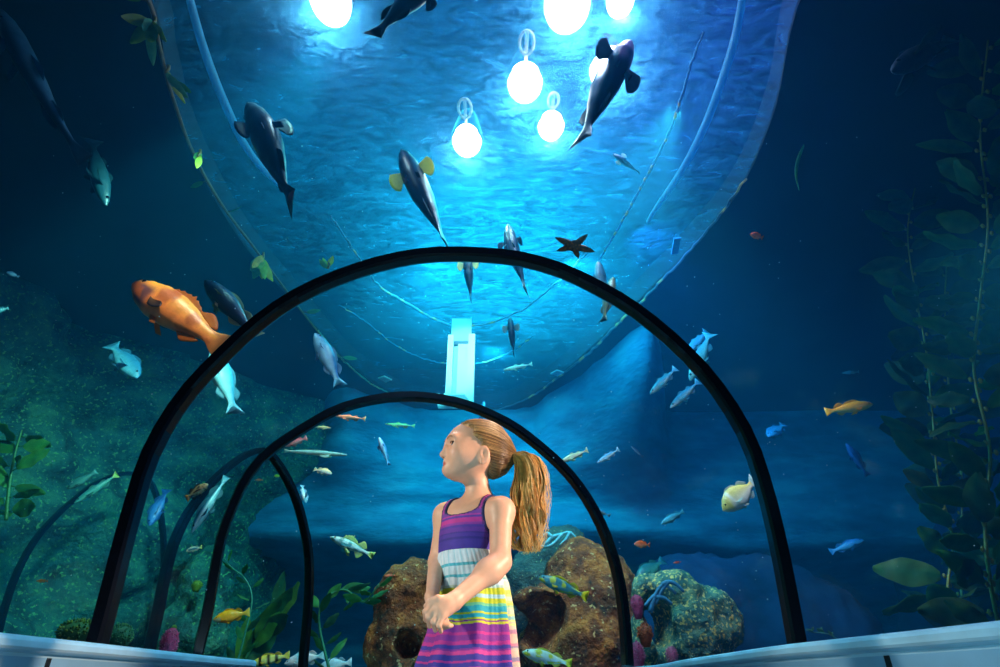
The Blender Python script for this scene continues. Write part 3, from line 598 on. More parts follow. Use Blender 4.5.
# ------------------------------------------------------------------ kelp
def blade(mb, p, d, nrm, Lb, w, col, rnd, curl=.2):
    """one rippled leaf, pointed at both ends, growing from p along d"""
    d = d.normalized(); s = d.cross(nrm).normalized(); n = s.cross(d); nu = 9; V, C = [], []
    ph = rnd.random() * 6
    for th in (-1, 1):
        for i in range(nu + 1):
            u = i / nu; hw = w * (math.sin(math.pi * min(1, u * .92 + .05)) ** .8) * (1 - .25 * u)
            for k in (-1, -.5, 0, .5, 1):
                q = p + d * (u * Lb) + s * (hw * k) + n * (curl * Lb * u * u + .10 * w * abs(k) * math.sin(u * 14 + ph + k) + .1 * w * (1 - abs(k))) + n * th * .002
                V.append(q); C.append(lerp3(col, lerp3(col, lin((150, 160, 50)), .5), abs(k) * .25 + rnd.random() * .08))
    F = []; S = (nu + 1) * 5
    for i in range(nu):
        for k in range(4):
            q = (i * 5 + k, i * 5 + k + 1, (i + 1) * 5 + k + 1, (i + 1) * 5 + k); F += [q, tuple(S + x for x in reversed(q))]
    mb.add(V, F, C)
def kelp(label, pts, rs, n, Lb, w, cols, seed, stemc=(110, 130, 50), floats=True, up=.3, group=None, spread=1., bare=0., name='kelp', facing=.6):
    rnd = random.Random(seed); P = catmull(pts, 60); o = tag(empty(name, P[0]), label, 'seaweed', group); o.rotation_euler = (0, 0, 0)
    inv = lambda v: v - P[0]
    st = MB(); st.tube([inv(p) for p in P], [rs * (1 - .5 * i / 59) for i in range(60)], 7, lin(stemc)); st.build('stem', M_STEM, o)
    fo, fb = MB(), MB()
    for k in range(n):
        t = bare + (1 - bare) * (k + rnd.random() * .6) / n; i = min(58, int(t * 59)); p = inv(P[i]); tan = (P[i + 1] - P[i]).normalized()
        side = Vector((1 if k % 2 else -1, rnd.uniform(-.6, .6), rnd.uniform(-.2, .5))).normalized()
        d = (side * spread + tan * up + Vector((rnd.uniform(-.4, .4), rnd.uniform(-.4, .4), rnd.uniform(-.5, .4)))).normalized()
        tocam = (CAM - P[i]).normalized(); nrm = (tocam * facing + Vector((rnd.uniform(-1, 1), rnd.uniform(-1, 1), rnd.uniform(-1, 1))) * .6).normalized()
        c = lin(cols[rnd.randrange(len(cols))]); L0 = Lb * rnd.uniform(.65, 1.15); q = p + d * rs * 3
        if floats:
            fb.ball(p + d * rs * 2.5, (rs * 1.0, rs * 1.0, rs * 1.7), 8, 6, lin((120, 130, 50))); q = p + d * rs * 4.5
        fo.tube([p, p + d * rs * 4], rs * .3, 5, lin(stemc))
        blade(fo, q, d, nrm, L0, w * rnd.uniform(.7, 1.2), c, rnd, rnd.uniform(-.3, .3))
    fo.build('foliage', M_KELP, o)
    if floats: fb.build('float_bulbs', M_STEM, o)['label'] = 'yellowish gas bulbs'
    return o
GD = [(16, 104, 62), (14, 88, 60), (24, 122, 60), (12, 78, 62)]
GK = 'tall kelp strands in the dark water'
kelp('tall kelp strand, first from the open water, with yellow bulbs along its stem', [at(962, 640, 4.8), at(948, 590, 4.8), at(953, 540, 4.8), at(938, 480, 4.7), at(933, 420, 4.7), at(926, 350, 4.6), at(915, 290, 4.5), at(908, 225, 4.3), at(925, 150, 4.0)], .011, 54, .40, .11, GD, 3, group=GK)
kelp('tall kelp strand with wide dark leaves at the edge of the photo', [at(1002, 640, 3.7), at(990, 580, 3.7), at(985, 520, 3.7), at(990, 450, 3.65), at(974, 370, 3.6), at(980, 300, 3.5), at(988, 220, 3.3), at(980, 130, 3.0), at(988, 40, 2.6)], .012, 62, .34, .09, GD, 11, group=GK)
kelp('kelp strand behind the two front strands, deep in the dark', [at(965, 640, 6.0), at(960, 560, 6.0), at(962, 480, 5.9), at(950, 400, 5.7), at(945, 300, 5.4), at(950, 200, 4.9), at(935, 90, 4.1)], .012, 50, .5, .14, [(16, 60, 56), (14, 52, 54), (22, 74, 60)], 21, group=GK)
YG = [(222, 226, 70), (150, 210, 70), (100, 180, 90), (230, 200, 80)]
# the kelp stipe strung along the edge of the opening
kelp('long thin kelp stem hanging along the dark edge beside the pale blue hose', [at_z(140, -12, ZS - .16), at_z(152, 8, ZS - .16), at_z(158, 40, ZS - .18), at_z(172, 95, ZS - .2), at_z(194, 155, ZS - .2), at_z(222, 205, ZS - .25), at_z(252, 245, ZS - .28), at_z(282, 285, ZS - .3), at_z(310, 322, ZS - .3), at_z(335, 352, ZS - .3), at_z(362, 378, ZS - .3)], .016, 8, .16, .035, [(90, 150, 60), (60, 130, 90)], 4, (120, 100, 60), False, name='kelp', bare=0.)
def tuft(label, px, py, z, n, Lb, w, seed, d0=(0, 0, -1), cols=YG):
    rnd = random.Random(seed); p0 = at_z(px, py, z); o = tag(empty('kelp_tuft', p0), label, 'seaweed', 'yellow green kelp tufts')
    st = MB(); st.tube([(0, 0, .07), (.01, 0, .03), (0, 0, -.01)], .012, 7, lin((120, 110, 50))); st.build('stem', M_STEM, o)
    fo = MB()
    for k in range(n):
        d = Vector(d0) + Vector((rnd.uniform(-.9, .9), rnd.uniform(-.9, .9), rnd.uniform(-.7, .7))); nrm = (CAM - p0).normalized() + Vector((rnd.uniform(-.4, .4), rnd.uniform(-.4, .4), rnd.uniform(-.4, .4)))
        blade(fo, Vector((rnd.uniform(-.02, .02), 0, rnd.uniform(-.02, .04))), d, nrm, Lb * rnd.uniform(.7, 1.2), w * rnd.uniform(.8, 1.2), lin(cols[k % len(cols)]), rnd)
    fo.build('foliage', M_KELP, o)
tuft('yellow green kelp tuft on the kelp stem above the big arch', 262, 258, ZS - .34, 7, .22, .055, 5, (0, .4, -1))
tuft('small bright yellow kelp tuft just above the shoulder of the big arch', 328, 268, ZS - .3, 3, .13, .03, 6, (-.2, -.6, 1))
tuft('tiny yellow kelp tuft hanging where the kelp stem leaves the dark edge', 198, 156, ZS - .3, 3, .10, .03, 8)
tuft('green kelp tuft high on the kelp stem near the top of the photo', 152, 24, ZS - .25, 6, .22, .04, 9, (.2, .3, -1), [(90, 140, 50), (60, 140, 110), (120, 140, 50)])
tuft('pair of small green kelp leaves below the high kelp tuft', 166, 72, ZS - .25, 3, .2, .03, 10, (.3, 1, -.3), [(80, 150, 110), (190, 200, 60)])
def drift(label, pts, w, col, name='drifting_seaweed'):
    P = catmull(pts, 14); o = MB(); o.tube(P, [w * (.25 + math.sin(math.pi * min(1, i / 13 * .9 + .05))) for i in range(14)], 8, lin(col), .3)
    tag(o.build(name, M_KELP), label, 'seaweed')
drift('single curved green kelp blade adrift in the dark water beyond the blue hose', [at(804, 145, 3.4), at(798, 160, 3.4), at(796, 175, 3.4), at(799, 190, 3.4)], .018, (90, 170, 110))
# vines and kelp low beyond the smaller arch
vine = [(46, 140, 90), (60, 160, 90), (40, 120, 100)]
kelp('thin leafy kelp vine curling from the sand toward the brown rock with round hole', [at(330, 672, 6.35), at(320, 630, 6.35), at(320, 610, 6.35), at(328, 596, 6.35), at(345, 590, 6.35), at(363, 602, 6.1), at(372, 594, 5.95), at(379, 584, 5.9)], .014, 22, .22, .042, vine, 31, (60, 140, 100), False, group='low kelp', up=1.)
kelp('thin kelp vine behind the plump orange fish inside the smaller arch', [at(236, 668, 7.25), at(246, 630, 7.25), at(252, 600, 7.25), at(246, 580, 7.25), at(230, 566, 7.25), at(224, 558, 7.25)], .012, 12, .2, .036, vine, 32, (50, 130, 110), False, group='low kelp', up=.8)
kelp('broad dark green kelp leaves rising beside the foot of the smaller arch', [at(238, 675, 7.7), at(252, 648, 7.7), at(268, 630, 7.7), at(280, 612, 7.7)], .02, 9, .46, .115, [(20, 90, 60), (30, 110, 60), (60, 130, 50)], 33, (40, 100, 60), False, group='low kelp', up=1.6, spread=.6)
kelp('blurred green kelp clump against the rocky wall at the edge of the photo', [at(6, 520, 4.6), at(10, 480, 4.6), at(16, 450, 4.6), at(22, 430, 4.6)], .014, 14, .22, .07, [(40, 130, 60), (60, 150, 70)], 34, (50, 120, 60), False)
kelp('small kelp sprig growing up the ledge below the kelp strands', [at(838, 640, 4.2), at(828, 634, 4.2), at(812, 632, 4.2), at(806, 630, 4.2)], .005, 6, .05, .012, [(60, 130, 120)], 35, (60, 140, 150), False)

# ------------------------------------------------------------------ rocks
def sdf_rock(name, label, blobs, holes, h, mat, seed, amp=.06, freq=3., k=.15, children=()):
    B = blobs + holes; lo = np.min([np.array(b[0]) - np.max(b[1]) - .2 for b in blobs], axis=0); hi = np.max([np.array(b[0]) + np.max(b[1]) + .2 for b in blobs], axis=0)
    lo[2] = max(lo[2], -.08)
    n = np.ceil((hi - lo) / h).astype(int) + 1
    X, Y, Z = np.meshgrid(*[lo[i] + h * np.arange(n[i]) for i in range(3)], indexing='ij')
    Fd = np.full(n, 9.0)
    def ell(c, r):
        a = [(X - c[0]) / r[0], (Y - c[1]) / r[1], (Z - c[2]) / r[2]]; k0 = np.sqrt(a[0] ** 2 + a[1] ** 2 + a[2] ** 2); k1 = np.sqrt((a[0] / r[0]) ** 2 + (a[1] / r[1]) ** 2 + (a[2] / r[2]) ** 2) + 1e-9
        return k0 * (k0 - 1) / k1
    for c, r in blobs:
        d = ell(c, r); q = np.maximum(k - np.abs(Fd - d), 0) / k; Fd = np.minimum(Fd, d) - q * q * k / 4
    Fd = np.maximum(Fd, -(Z - 0.0))
    for c, r in holes: Fd = np.maximum(Fd, -ell(c, r))
    Fd[0] = Fd[-1] = 9; Fd[:, 0] = Fd[:, -1] = 9; Fd[:, :, 0] = Fd[:, :, -1] = 9
    V, Q = snet(Fd, lo, h); o0 = Vector((blobs[0][0][0], blobs[0][0][1], 0)); W = []
    me = bpy.data.meshes.new('t'); me.from_pydata([tuple(v) for v in V], [], [tuple(q) for q in Q.tolist()]); me.update()
    for v in me.vertices:
        p = Vector(v.co); d = amp * (mnoise.fractal(p * freq + Vector((seed, 0, 0)), .9, 2.1, 5) + .35 * abs(mnoise.noise(p * freq * 4 + Vector((0, seed, 0)))))
        W.append(p + Vector(v.normal) * d - o0)
    bpy.data.meshes.remove(me)
    for w in W: w.z = max(w.z, 0.0)
    o = mesh_obj(name, W, Q.tolist(), mat); o.location = o0
    return tag(o, label, 'rock', 'reef rocks')
def snet(F, o, h):
    S = F < 0; n = np.array(F.shape)
    cs = [(i, j, k) for i in (0, 1) for j in (0, 1) for k in (0, 1)]
    cut = lambda A, c: A[c[0]:n[0] - 1 + c[0], c[1]:n[1] - 1 + c[1], c[2]:n[2] - 1 + c[2]]
    cnt = sum(cut(S, c).astype(np.int8) for c in cs); act = (cnt > 0) & (cnt < 8); I = np.argwhere(act)
    fc = {c: F[I[:, 0] + c[0], I[:, 1] + c[1], I[:, 2] + c[2]] for c in cs}
    pos = np.zeros((len(I), 3)); num = np.zeros(len(I))
    for c in cs:
        for ax in range(3):
            if c[ax] == 0:
                d = list(c); d[ax] = 1; d = tuple(d); a, b = fc[c], fc[d]; m = (a < 0) != (b < 0)
                t = np.where(m, a / np.where(m, a - b, 1), 0); p = np.array(c, float)[None, :].repeat(len(I), 0); p[:, ax] += t
                pos[m] += p[m]; num[m] += 1
    V = o + h * (I + pos / num[:, None]); vid = np.full(act.shape, -1, int); vid[act] = np.arange(len(I)); Q = []
    for ax in range(3):
        b, c = [(1, 2), (2, 0), (0, 1)][ax]
        A = np.take(S, range(0, n[ax] - 1), ax); Bq = np.take(S, range(1, n[ax]), ax); E = np.argwhere(A != Bq)
        E = E[(E[:, b] > 0) & (E[:, b] < n[b] - 1) & (E[:, c] > 0) & (E[:, c] < n[c] - 1)]
        neg = A[E[:, 0], E[:, 1], E[:, 2]]; q = []
        for db, dc in ((1, 1), (0, 1), (0, 0), (1, 0)):
            G = E.copy(); G[:, b] -= db; G[:, c] -= dc; q.append(vid[G[:, 0], G[:, 1], G[:, 2]])
        q = np.stack(q, 1); q[~neg] = q[~neg][:, ::-1]; Q.append(q)
    return V, np.concatenate(Q)
M_R1 = rockmat('rust_rock', lin((36, 24, 20)), lin((136, 68, 30)), lin((206, 118, 48)), 5., (22., .64, lin((220, 176, 120))), .9)
M_R2 = rockmat('speckled_teal_rock', lin((24, 74, 84)), lin((70, 120, 110)), lin((130, 160, 120)), 6., (34., .56, lin((220, 200, 120))), .6)
M_R3 = rockmat('plum_rock', lin((40, 50, 60)), lin((110, 80, 74)), lin((130, 100, 90)), 5., (26., .66, lin((240, 180, 120))), .7)
def A3(px, py, Y): p = at(px, py, Y); return (p.x, p.y, p.z)
def B3(px, py, Y, rx, ry, rz): return (A3(px, py, Y), (rx, ry, rz))
# tall rust rock behind the girl, with a cave
sdf_rock('rock', 'large rust brown rock mound behind the ponytail, with a green cave in its flank', [B3(585, 655, 6.5, .62, .6, .55), B3(590, 600, 6.6, .48, .5, .45), B3(578, 572, 6.7, .34, .4, .30), B3(548, 600, 6.4, .34, .35, .10), B3(612, 600, 6.6, .18, .4, .4), B3(545, 655, 6.4, .22, .4, .2)],
         [B3(541, 622, 6.1, .24, .42, .26)], .035, M_R1, 3, .07, 3., .18)
sdf_rock('rock', 'plum brown rock crest rising behind the rust mound with pale growth on top', [B3(556, 566, 8.0, .42, .4, .44), B3(570, 549, 8.0, .27, .3, .17), B3(540, 600, 8.0, .52, .4, .62)], [], .045, M_R3, 8, .08, 3., .15)
sdf_rock('rock', 'rust brown rock with a round hole beside the girl\'s clasped hands', [B3(405, 650, 6.3, .335, .4, .42), B3(402, 605, 6.3, .24, .33, .36), B3(412, 586, 6.3, .235, .30, .22), B3(430, 640, 6.4, .35, .33, .56)], [B3(408, 646, 5.95, .105, .40, .105)], .03, M_R1, 5, .055, 3.6, .14)
sdf_rock('rock', 'teal speckled rock with a dark cave beyond the foot of the smaller arch', [B3(690, 635, 5.8, .33, .35, .42), B3(680, 600, 5.8, .21, .3, .23), B3(712, 620, 5.9, .23, .3, .27), B3(646, 600, 5.8, .11, .2, .22), B3(644, 650, 5.7, .09, .2, .3), B3(664, 587, 5.8, .16, .25, .10)], [B3(661, 620, 5.5, .135, .55, .235)], .025, M_R2, 9, .045, 5., .1)
sdf_rock('rock', 'low dim boulder in dark water behind the speckled rock', [B3(770, 640, 8.2, 1.1, .8, .9), B3(700, 620, 8.3, .8, .7, .8), B3(820, 660, 8.3, .9, .7, .7)], [], .08, M_WR, 13, .12, 1.5, .3)
sdf_rock('rock', 'algae covered boulder seen between left pane and smaller arch', [B3(192, 640, 7.7, .38, .3, .62), B3(202, 585, 7.8, .26, .28, .44)], [], .05, M_WL, 17, .12, 2.6, .2)

# ------------------------------------------------------------------ anemones and corals
def anemone(label, px, py, Y, r, h, col, tip, n, seed, name='sea_anemone', tl=.3, cat='anemone', group=None):
    rnd = random.Random(seed); p = at(px, py, Y); o = tag(empty(name, (p.x, p.y, 0)), label, cat, group); zc = p.z
    b = MB(); prof = [(r * .5, max(0, zc - h * 1.6)), (r * .75, zc - h)] + [(r * math.sin(a), zc - h * math.cos(a)) for a in [math.pi * (.35 + .6 * i / 8) for i in range(9)]]
    b.lathe(prof, None, 20, lerp3(lin(col), lin(tip), .2)); b.build('stalk', M_SOFT, o)
    t = MB()
    for k in range(n):
        u = rnd.random(); ph = rnd.random() * 6.283; th = math.acos(1 - 1.55 * u); d = Vector((math.sin(th) * math.cos(ph), math.sin(th) * math.sin(ph), math.cos(th)))
        q = Vector((0, 0, zc)) + Vector((d.x * r, d.y * r, d.z * h)) * .93; e = q + (d + Vector((rnd.uniform(-.4, .4), rnd.uniform(-.4, .4), rnd.uniform(-.2, .5)))) * r * tl
        c = lerp3(lin(col), lin(tip), rnd.random()); t.tube([q, q.lerp(e, .5) + Vector((0, 0, r * .03)), e], [r * .07, r * .06, r * .03], 5, c)
    t.build('tentacles', M_SOFT, o)
    return o
PK, PT = (225, 50, 110), (250, 150, 180); GP = 'pink anemones'
anemone('pink anemone standing behind the left ledge between two arches', 169, 644, 3.75, .046, .082, PK, PT, 160, 1, tl=.18, group=GP)
anemone('pink anemone high on the speckled rock, right of the smaller arch foot', 637, 604, 5.3, .05, .07, PK, PT, 120, 2, tl=.18, group=GP)
anemone('pink anemone low at the foot of the smaller arch', 637, 655, 5.2, .058, .09, PK, PT, 120, 3, tl=.25, group=GP)
anemone('small pink anemone under the mouth of the dark cave', 672, 656, 5.3, .044, .066, (225, 70, 120), PT, 110, 4, tl=.25, group=GP)
anemone('orange red anemone on the speckled rock between the pink ones', 645, 633, 5.25, .058, .062, (200, 70, 30), (240, 130, 70), 130, 5, tl=.25)
anemone('tiny pink soft coral on top of the rust brown mound', 588, 556, 6.35, .05, .035, (210, 50, 110), PT, 60, 6, 'soft_coral', .4, 'coral')
GG = 'round green corals'
anemone('round green coral with yellow tips, outer side of the big arch foot', 77, 634, 3.4, .088, .062, (60, 150, 90), (190, 200, 60), 260, 7, 'coral', .16, 'coral', GG)
anemone('round green coral, inner side of the big arch foot', 119, 637, 3.6, .065, .062, (50, 140, 100), (120, 190, 110), 220, 8, 'coral', .16, 'coral', GG)
anemone('tiny yellow green coral above the pink anemone', 174, 628, 4.0, .016, .018, (150, 190, 70), (200, 210, 90), 30, 9, 'coral', .2, 'coral')
anemone('yellow green coral knob on the algae boulder', 197, 585, 7.2, .055, .045, (120, 150, 50), (190, 200, 70), 60, 10, 'coral', .2, 'coral')
def branchy(label, pts, col, name='branch_coral'):
    b = MB()
    for P in pts: b.tube(catmull([at(*q) for q in P], 10), [.022 * (1 - .5 * i / 9) for i in range(10)], 7, lin(col))
    tag(b.build(name, M_ATTR), label, 'coral')
branchy('pale blue branching coral on the crest behind the rust mound', [[(545, 545, 7.0), (552, 537, 7.0), (562, 534, 7.0), (570, 532, 7.0), (577, 539, 7.0)], [(552, 537, 7.0), (547, 533, 7.0), (541, 537, 7.0)], [(562, 534, 7.0), (556, 541, 7.0), (549, 546, 7.0), (540, 546, 7.0)], [(570, 532, 7.0), (566, 539, 7.0), (560, 545, 7.0)]], (150, 210, 225))
branchy('tangled blue branching coral along the top of the speckled rock', [[(650, 612, 5.42), (655, 596, 5.42), (662, 585, 5.42), (670, 588, 5.42), (676, 594, 5.42)], [(656, 597, 5.42), (664, 598, 5.42), (672, 604, 5.42)], [(662, 585, 5.42), (668, 582, 5.42), (676, 584, 5.42), (684, 592, 5.42)], [(655, 596, 5.42), (650, 600, 5.42), (645, 606, 5.42)], [(668, 582, 5.42), (662, 590, 5.42), (656, 604, 5.42)]], (60, 130, 170))

# ------------------------------------------------------------------ things at the water surface
def strand(name, label, cat, pix, dz, rad, mat, col=(1, 1, 1), group=None, wob=0., seed=1):
    P = catmull([at_z(x, y, ZS - dz) for x, y in pix], 90); rnd = random.Random(seed)
    if wob: P = [p + Vector((rnd.uniform(-wob, wob), rnd.uniform(-wob, wob), 0)) for p in P]
    rr = [rad * (.35 + .65 * math.sin(math.pi * min(1, .06 + i / 89 * .88)) ** .5) for i in range(90)]; b = MB()
    cs = []
    for i in range(90):
        c = lerp3(col, lin((250, 215, 130)), .8 if rnd.random() < .18 and mat is M_ROPE else 0); cs += [c] * 8
    b.tube(P, rr, 8, cs); return tag(b.build(name, mat), label, cat, group)
strand('hose', 'wide pale blue hose curving down beside the dark plump fish', 'hose', [(178, -40), (190, 0), (201, 40), (215, 80), (230, 115), (243, 142), (262, 168), (285, 190)], .06, .034, M_HOSE, group='pale blue hoses')
strand('hose', 'wide pale blue hose curving beyond the large dark fish, toward the dark water', 'hose', [(748, -40), (742, 0), (734, 42), (718, 92), (702, 132), (682, 170), (655, 210), (648, 222)], .06, .034, M_HOSE, group='pale blue hoses')
RC = lin((120, 190, 215))
strand('rope', 'thin rope bowed in a curve tied behind the head of the white column', 'rope', [(330, 215), (362, 262), (378, 285), (400, 299), (425, 314), (450, 325), (480, 325), (500, 320), (525, 308), (545, 293), (562, 278), (590, 250)], .05, .012, M_ROPE, RC, 'ropes under the surface', .012, 2)
strand('rope', 'faint rope bowed across the middle of the white column', 'rope', [(340, 305), (370, 325), (395, 345), (425, 359), (455, 364), (485, 362), (512, 351), (535, 335)], .05, .009, M_ROPE, lin((80, 160, 200)), 'ropes under the surface', .012, 3)
strand('rope', 'dark rope along the lit opening, from smaller arch up past the blue tag', 'rope', [(486, 411), (500, 409), (530, 397), (560, 376), (590, 352), (620, 322), (650, 293), (690, 250), (720, 214), (745, 180)], .04, .016, M_ROPE, lin((90, 120, 140)), 'ropes under the surface', .012, 4)
strand('rope', 'thin straight rope between the large dark fish and the blue hose', 'rope', [(598, 262), (620, 225), (645, 180), (668, 135), (682, 95), (692, 62), (703, 32)], .06, .011, M_ROPE, lin((90, 160, 210)), 'ropes under the surface', .006, 5)
strand('rope', 'pale rope running from the kelp stem down to the smaller arch', 'rope', [(318, 330), (335, 352), (355, 371), (375, 386), (400, 397)], .04, .012, M_ROPE, lin((110, 190, 170)), 'ropes under the surface', .01, 6)
def card(label, px, py, w, h, ang, col):
    p = at_z(px, py, ZS - .12); o = MB(); M = Matrix.Rotation(R(ang), 4, 'Z'); o.box((-w / 2, -h / 2, -.008), (w / 2, h / 2, .008), M, lin(col)); q = MB()
    ob = o.build('surface_tag', M_ATTR, smooth=False); ob.location = p; tag(ob, label, 'tag', 'small tags at the surface')
card('small pale tag left of the white column, above the rope from the kelp', 385, 379, .13, .16, -35, (190, 220, 225))
card('small pale tag right of the white column, above the dark rope', 557, 373, .13, .15, 35, (150, 215, 235))
card('small blue tag near the dark end of the rope, above the arch shoulder', 676, 246, .07, .26, -8, (70, 150, 205))

# white lit overflow column hanging from the surface
cp = at_z(462, 322, ZS - .03); pf = at(459, 405, cp.y); hh = cp.z - pf.z
o = tag(empty('overflow_column', (cp.x, cp.y, pf.z)), 'white lit column with two rails hanging from the water surface above the girl', 'column')
s = cp.y / 525.0
def bar(nm, x0, x1, y0, y1, mat, d0=-.06, d1=.06, lab=None):
    b = MB(); f = lambda yy: hh * (405 - yy) / 83.0; b.box((x0 * s, d0, f(y1)), (x1 * s, d1, f(y0)), None); e = b.build(nm, mat, o, smooth=False)
    if lab: e['label'] = lab
bar('head_block', -10, 10, 320.5, 344, M_FROST, -.05, .05, 'frosted pale blue block at the top')
bar('rail', -13, -7.5, 338, 406, M_WHITE); bar('rail', 7.5, 14, 337, 406, M_WHITE)
bar('channel', -3, 7.5, 345, 406, M_WHITE, .0, .05, 'bright white channel'); bar('back_plate', -7.5, 7.5, 345, 406, M_FROST, .05, .07)
b = MB()
for x0, x1 in ((-22, -16), (-12, 6)):
    b.add([Vector((x0 * s, -.35, -.03)), Vector((x1 * s, -.35, -.03)), Vector(((x1 + 9) * s * .9, .05, .0)), Vector(((x0 + 9) * s * .9, .05, .0)), Vector((x0 * s, -.35, -.01)), Vector((x1 * s, -.35, -.01)), Vector(((x1 + 9) * s * .9, .05, .02)), Vector(((x0 + 9) * s * .9, .05, .02))], [(3, 2, 1, 0), (4, 5, 6, 7), (0, 1, 5, 4), (1, 2, 6, 5), (2, 3, 7, 6), (3, 0, 4, 7)])
b.add([Vector((-20 * s, -.04, -.02)), Vector((14 * s, -.04, -.02)), Vector((14 * s, .06, -.02)), Vector((-20 * s, .06, -.02)), Vector((-20 * s, -.04, .01)), Vector((14 * s, -.04, .01)), Vector((14 * s, .06, .01)), Vector((-20 * s, .06, .01))], [(3, 2, 1, 0), (4, 5, 6, 7), (0, 1, 5, 4), (1, 2, 6, 5), (2, 3, 7, 6), (3, 0, 4, 7)])
b.build('foot', M_WHITE, o, smooth=False)

# drifting specks
rnd = random.Random(5); b = MB()
for k in range(420):
    px, py = rnd.uniform(0, 1000), rnd.uniform(0, 640); Y = rnd.uniform(2.9, 5.0); p = at(px, py, Y)
    if p.z > ZS - .1: continue
    r = rnd.uniform(.0016, .0042); b.ball(p, r, 5, 3, lin((200, 225, 235)))
sp = b.build('sediment_specks', M_ATTR); tag(sp, 'fine pale specks drifting in the water', 'sediment', None, 'stuff')
# ------------------------------------------------------------------ the girl
GY = 1.85
Hc = at(478, 447, GY); Zu = Vector((0, 0, 1))
hf = Vector((-math.cos(R(17)) * math.cos(R(4)), -math.sin(R(17)) * math.cos(R(4)), math.sin(R(4)))); hl = Zu.cross(hf).normalized(); hu = hf.cross(hl)
def HL(f, l, u): return Hc + hf * f + hl * l + hu * u
HEAD_AX = (hf, hl, hu)
ta = R(50); tf = Vector((-math.cos(ta), -math.sin(ta), 0)); tl = Zu.cross(tf).normalized(); TAX = (tl, tf, Zu)
class Field:
    def __init__(s, lo, hi, h):
        s.lo = np.array(lo, float); s.h = h; s.n = np.ceil((np.array(hi) - s.lo) / h).astype(int) + 1
        s.F = np.full(s.n, 1.0, np.float32)
    def sub(s, lo, hi):
        a = np.clip(np.floor((np.array(lo) - s.lo) / s.h).astype(int), 0, s.n); b = np.clip(np.ceil((np.array(hi) - s.lo) / s.h).astype(int) + 1, 0, s.n)
        sl = tuple(slice(a[i], b[i]) for i in range(3)); ax = [s.lo[i] + s.h * np.arange(a[i], b[i]) for i in range(3)]
        return sl, np.meshgrid(*ax, indexing='ij')
    def put(s, sl, d, k, op):
        A = s.F[sl]
        if op == '-':
            d = -d; q = np.maximum(k - np.abs(A - d), 0) / k; s.F[sl] = np.maximum(A, d) + q * q * k / 4
        else:
            q = np.maximum(k - np.abs(A - d), 0) / k; s.F[sl] = np.minimum(A, d) - q * q * k / 4
    def ell(s, c, r, ax=None, k=.02, op='+', off=0.):
        ax = ax or (Vector((1, 0, 0)), Vector((0, 1, 0)), Vector((0, 0, 1))); m = max(r) + .06 + off
        sl, (X, Y, Z) = s.sub([c[i] - m for i in range(3)], [c[i] + m for i in range(3)])
        P = [((X - c[0]) * a[0] + (Y - c[1]) * a[1] + (Z - c[2]) * a[2]) for a in ax]
        k0 = np.sqrt(sum((P[i] / r[i]) ** 2 for i in range(3))); k1 = np.sqrt(sum((P[i] / r[i] ** 2) ** 2 for i in range(3))) + 1e-9
        s.put(sl, k0 * (k0 - 1) / k1 - off, k, op)
    def cap(s, a, b, ra, rb, k=.02, op='+', off=0.):
        m = max(ra, rb) + .06 + off
        sl, (X, Y, Z) = s.sub([min(a[i], b[i]) - m for i in range(3)], [max(a[i], b[i]) + m for i in range(3)])
        d = [b[i] - a[i] for i in range(3)]; L2 = sum(x * x for x in d) + 1e-12; Q = [X - a[0], Y - a[1], Z - a[2]]
        t = np.clip((Q[0] * d[0] + Q[1] * d[1] + Q[2] * d[2]) / L2, 0, 1)
        D = np.sqrt((Q[0] - d[0] * t) ** 2 + (Q[1] - d[1] * t) ** 2 + (Q[2] - d[2] * t) ** 2) - (ra + (rb - ra) * t)
        s.put(sl, D - off, k, op)
    def mesh(s): return snet(s.F, s.lo, s.h)

shL, shR = at(501, 511, 1.79), at(446, 516, 1.92)
elL, elR = at(500, 562, 1.73), at(437, 562, 1.90)
wrL, wrR = at(453, 602, 1.635), at(432, 597, 1.72)
chest, belly, pelv = at(467, 529, 1.865), at(465, 558, 1.86), at(468, 600, 1.86)
nk0, nk1 = at(476, 476, 1.86), at(480, 505, 1.87)
def torso(f, off=0.):
    f.ell(chest, (.086, .064, .085), TAX, .03, off=off); f.ell(belly, (.080, .064, .09), TAX, .04, off=off); f.ell(pelv, (.092, .075, .085), TAX, .05, off=off)
    f.cap(shL, shR, .031, .031, .04, off=off); f.cap(nk1 + Vector((0, 0, -.005)), shL, .034, .030, .03, off=off); f.cap(nk1 + Vector((0, 0, -.005)), shR, .034, .030, .03, off=off)
lo = (-.34, 1.42, -.005); hi = (.13, 2.06, 1.2)
B = Field(lo, hi, .003)
torso(B)
# legs and feet, below the frame
floor_feet = []
for sd in (1, -1):
    hip = pelv + tl * (.045 * sd) - Zu * .03; kn = Vector((hip.x, hip.y, .285)) + tf * .012; an = Vector((hip.x, hip.y, .055)) - tf * .01
    B.cap(hip, kn, .060, .041, .03); B.cap(kn, an, .042, .026, .02); B.ell(kn.lerp(an, .3) - tf * .012, (.036, .036, .07), None, .02); B.cap(Vector((an.x, an.y, .026)) - tf * .012, Vector((an.x, an.y, .022)) + tf * .10, .026, .021, .02)
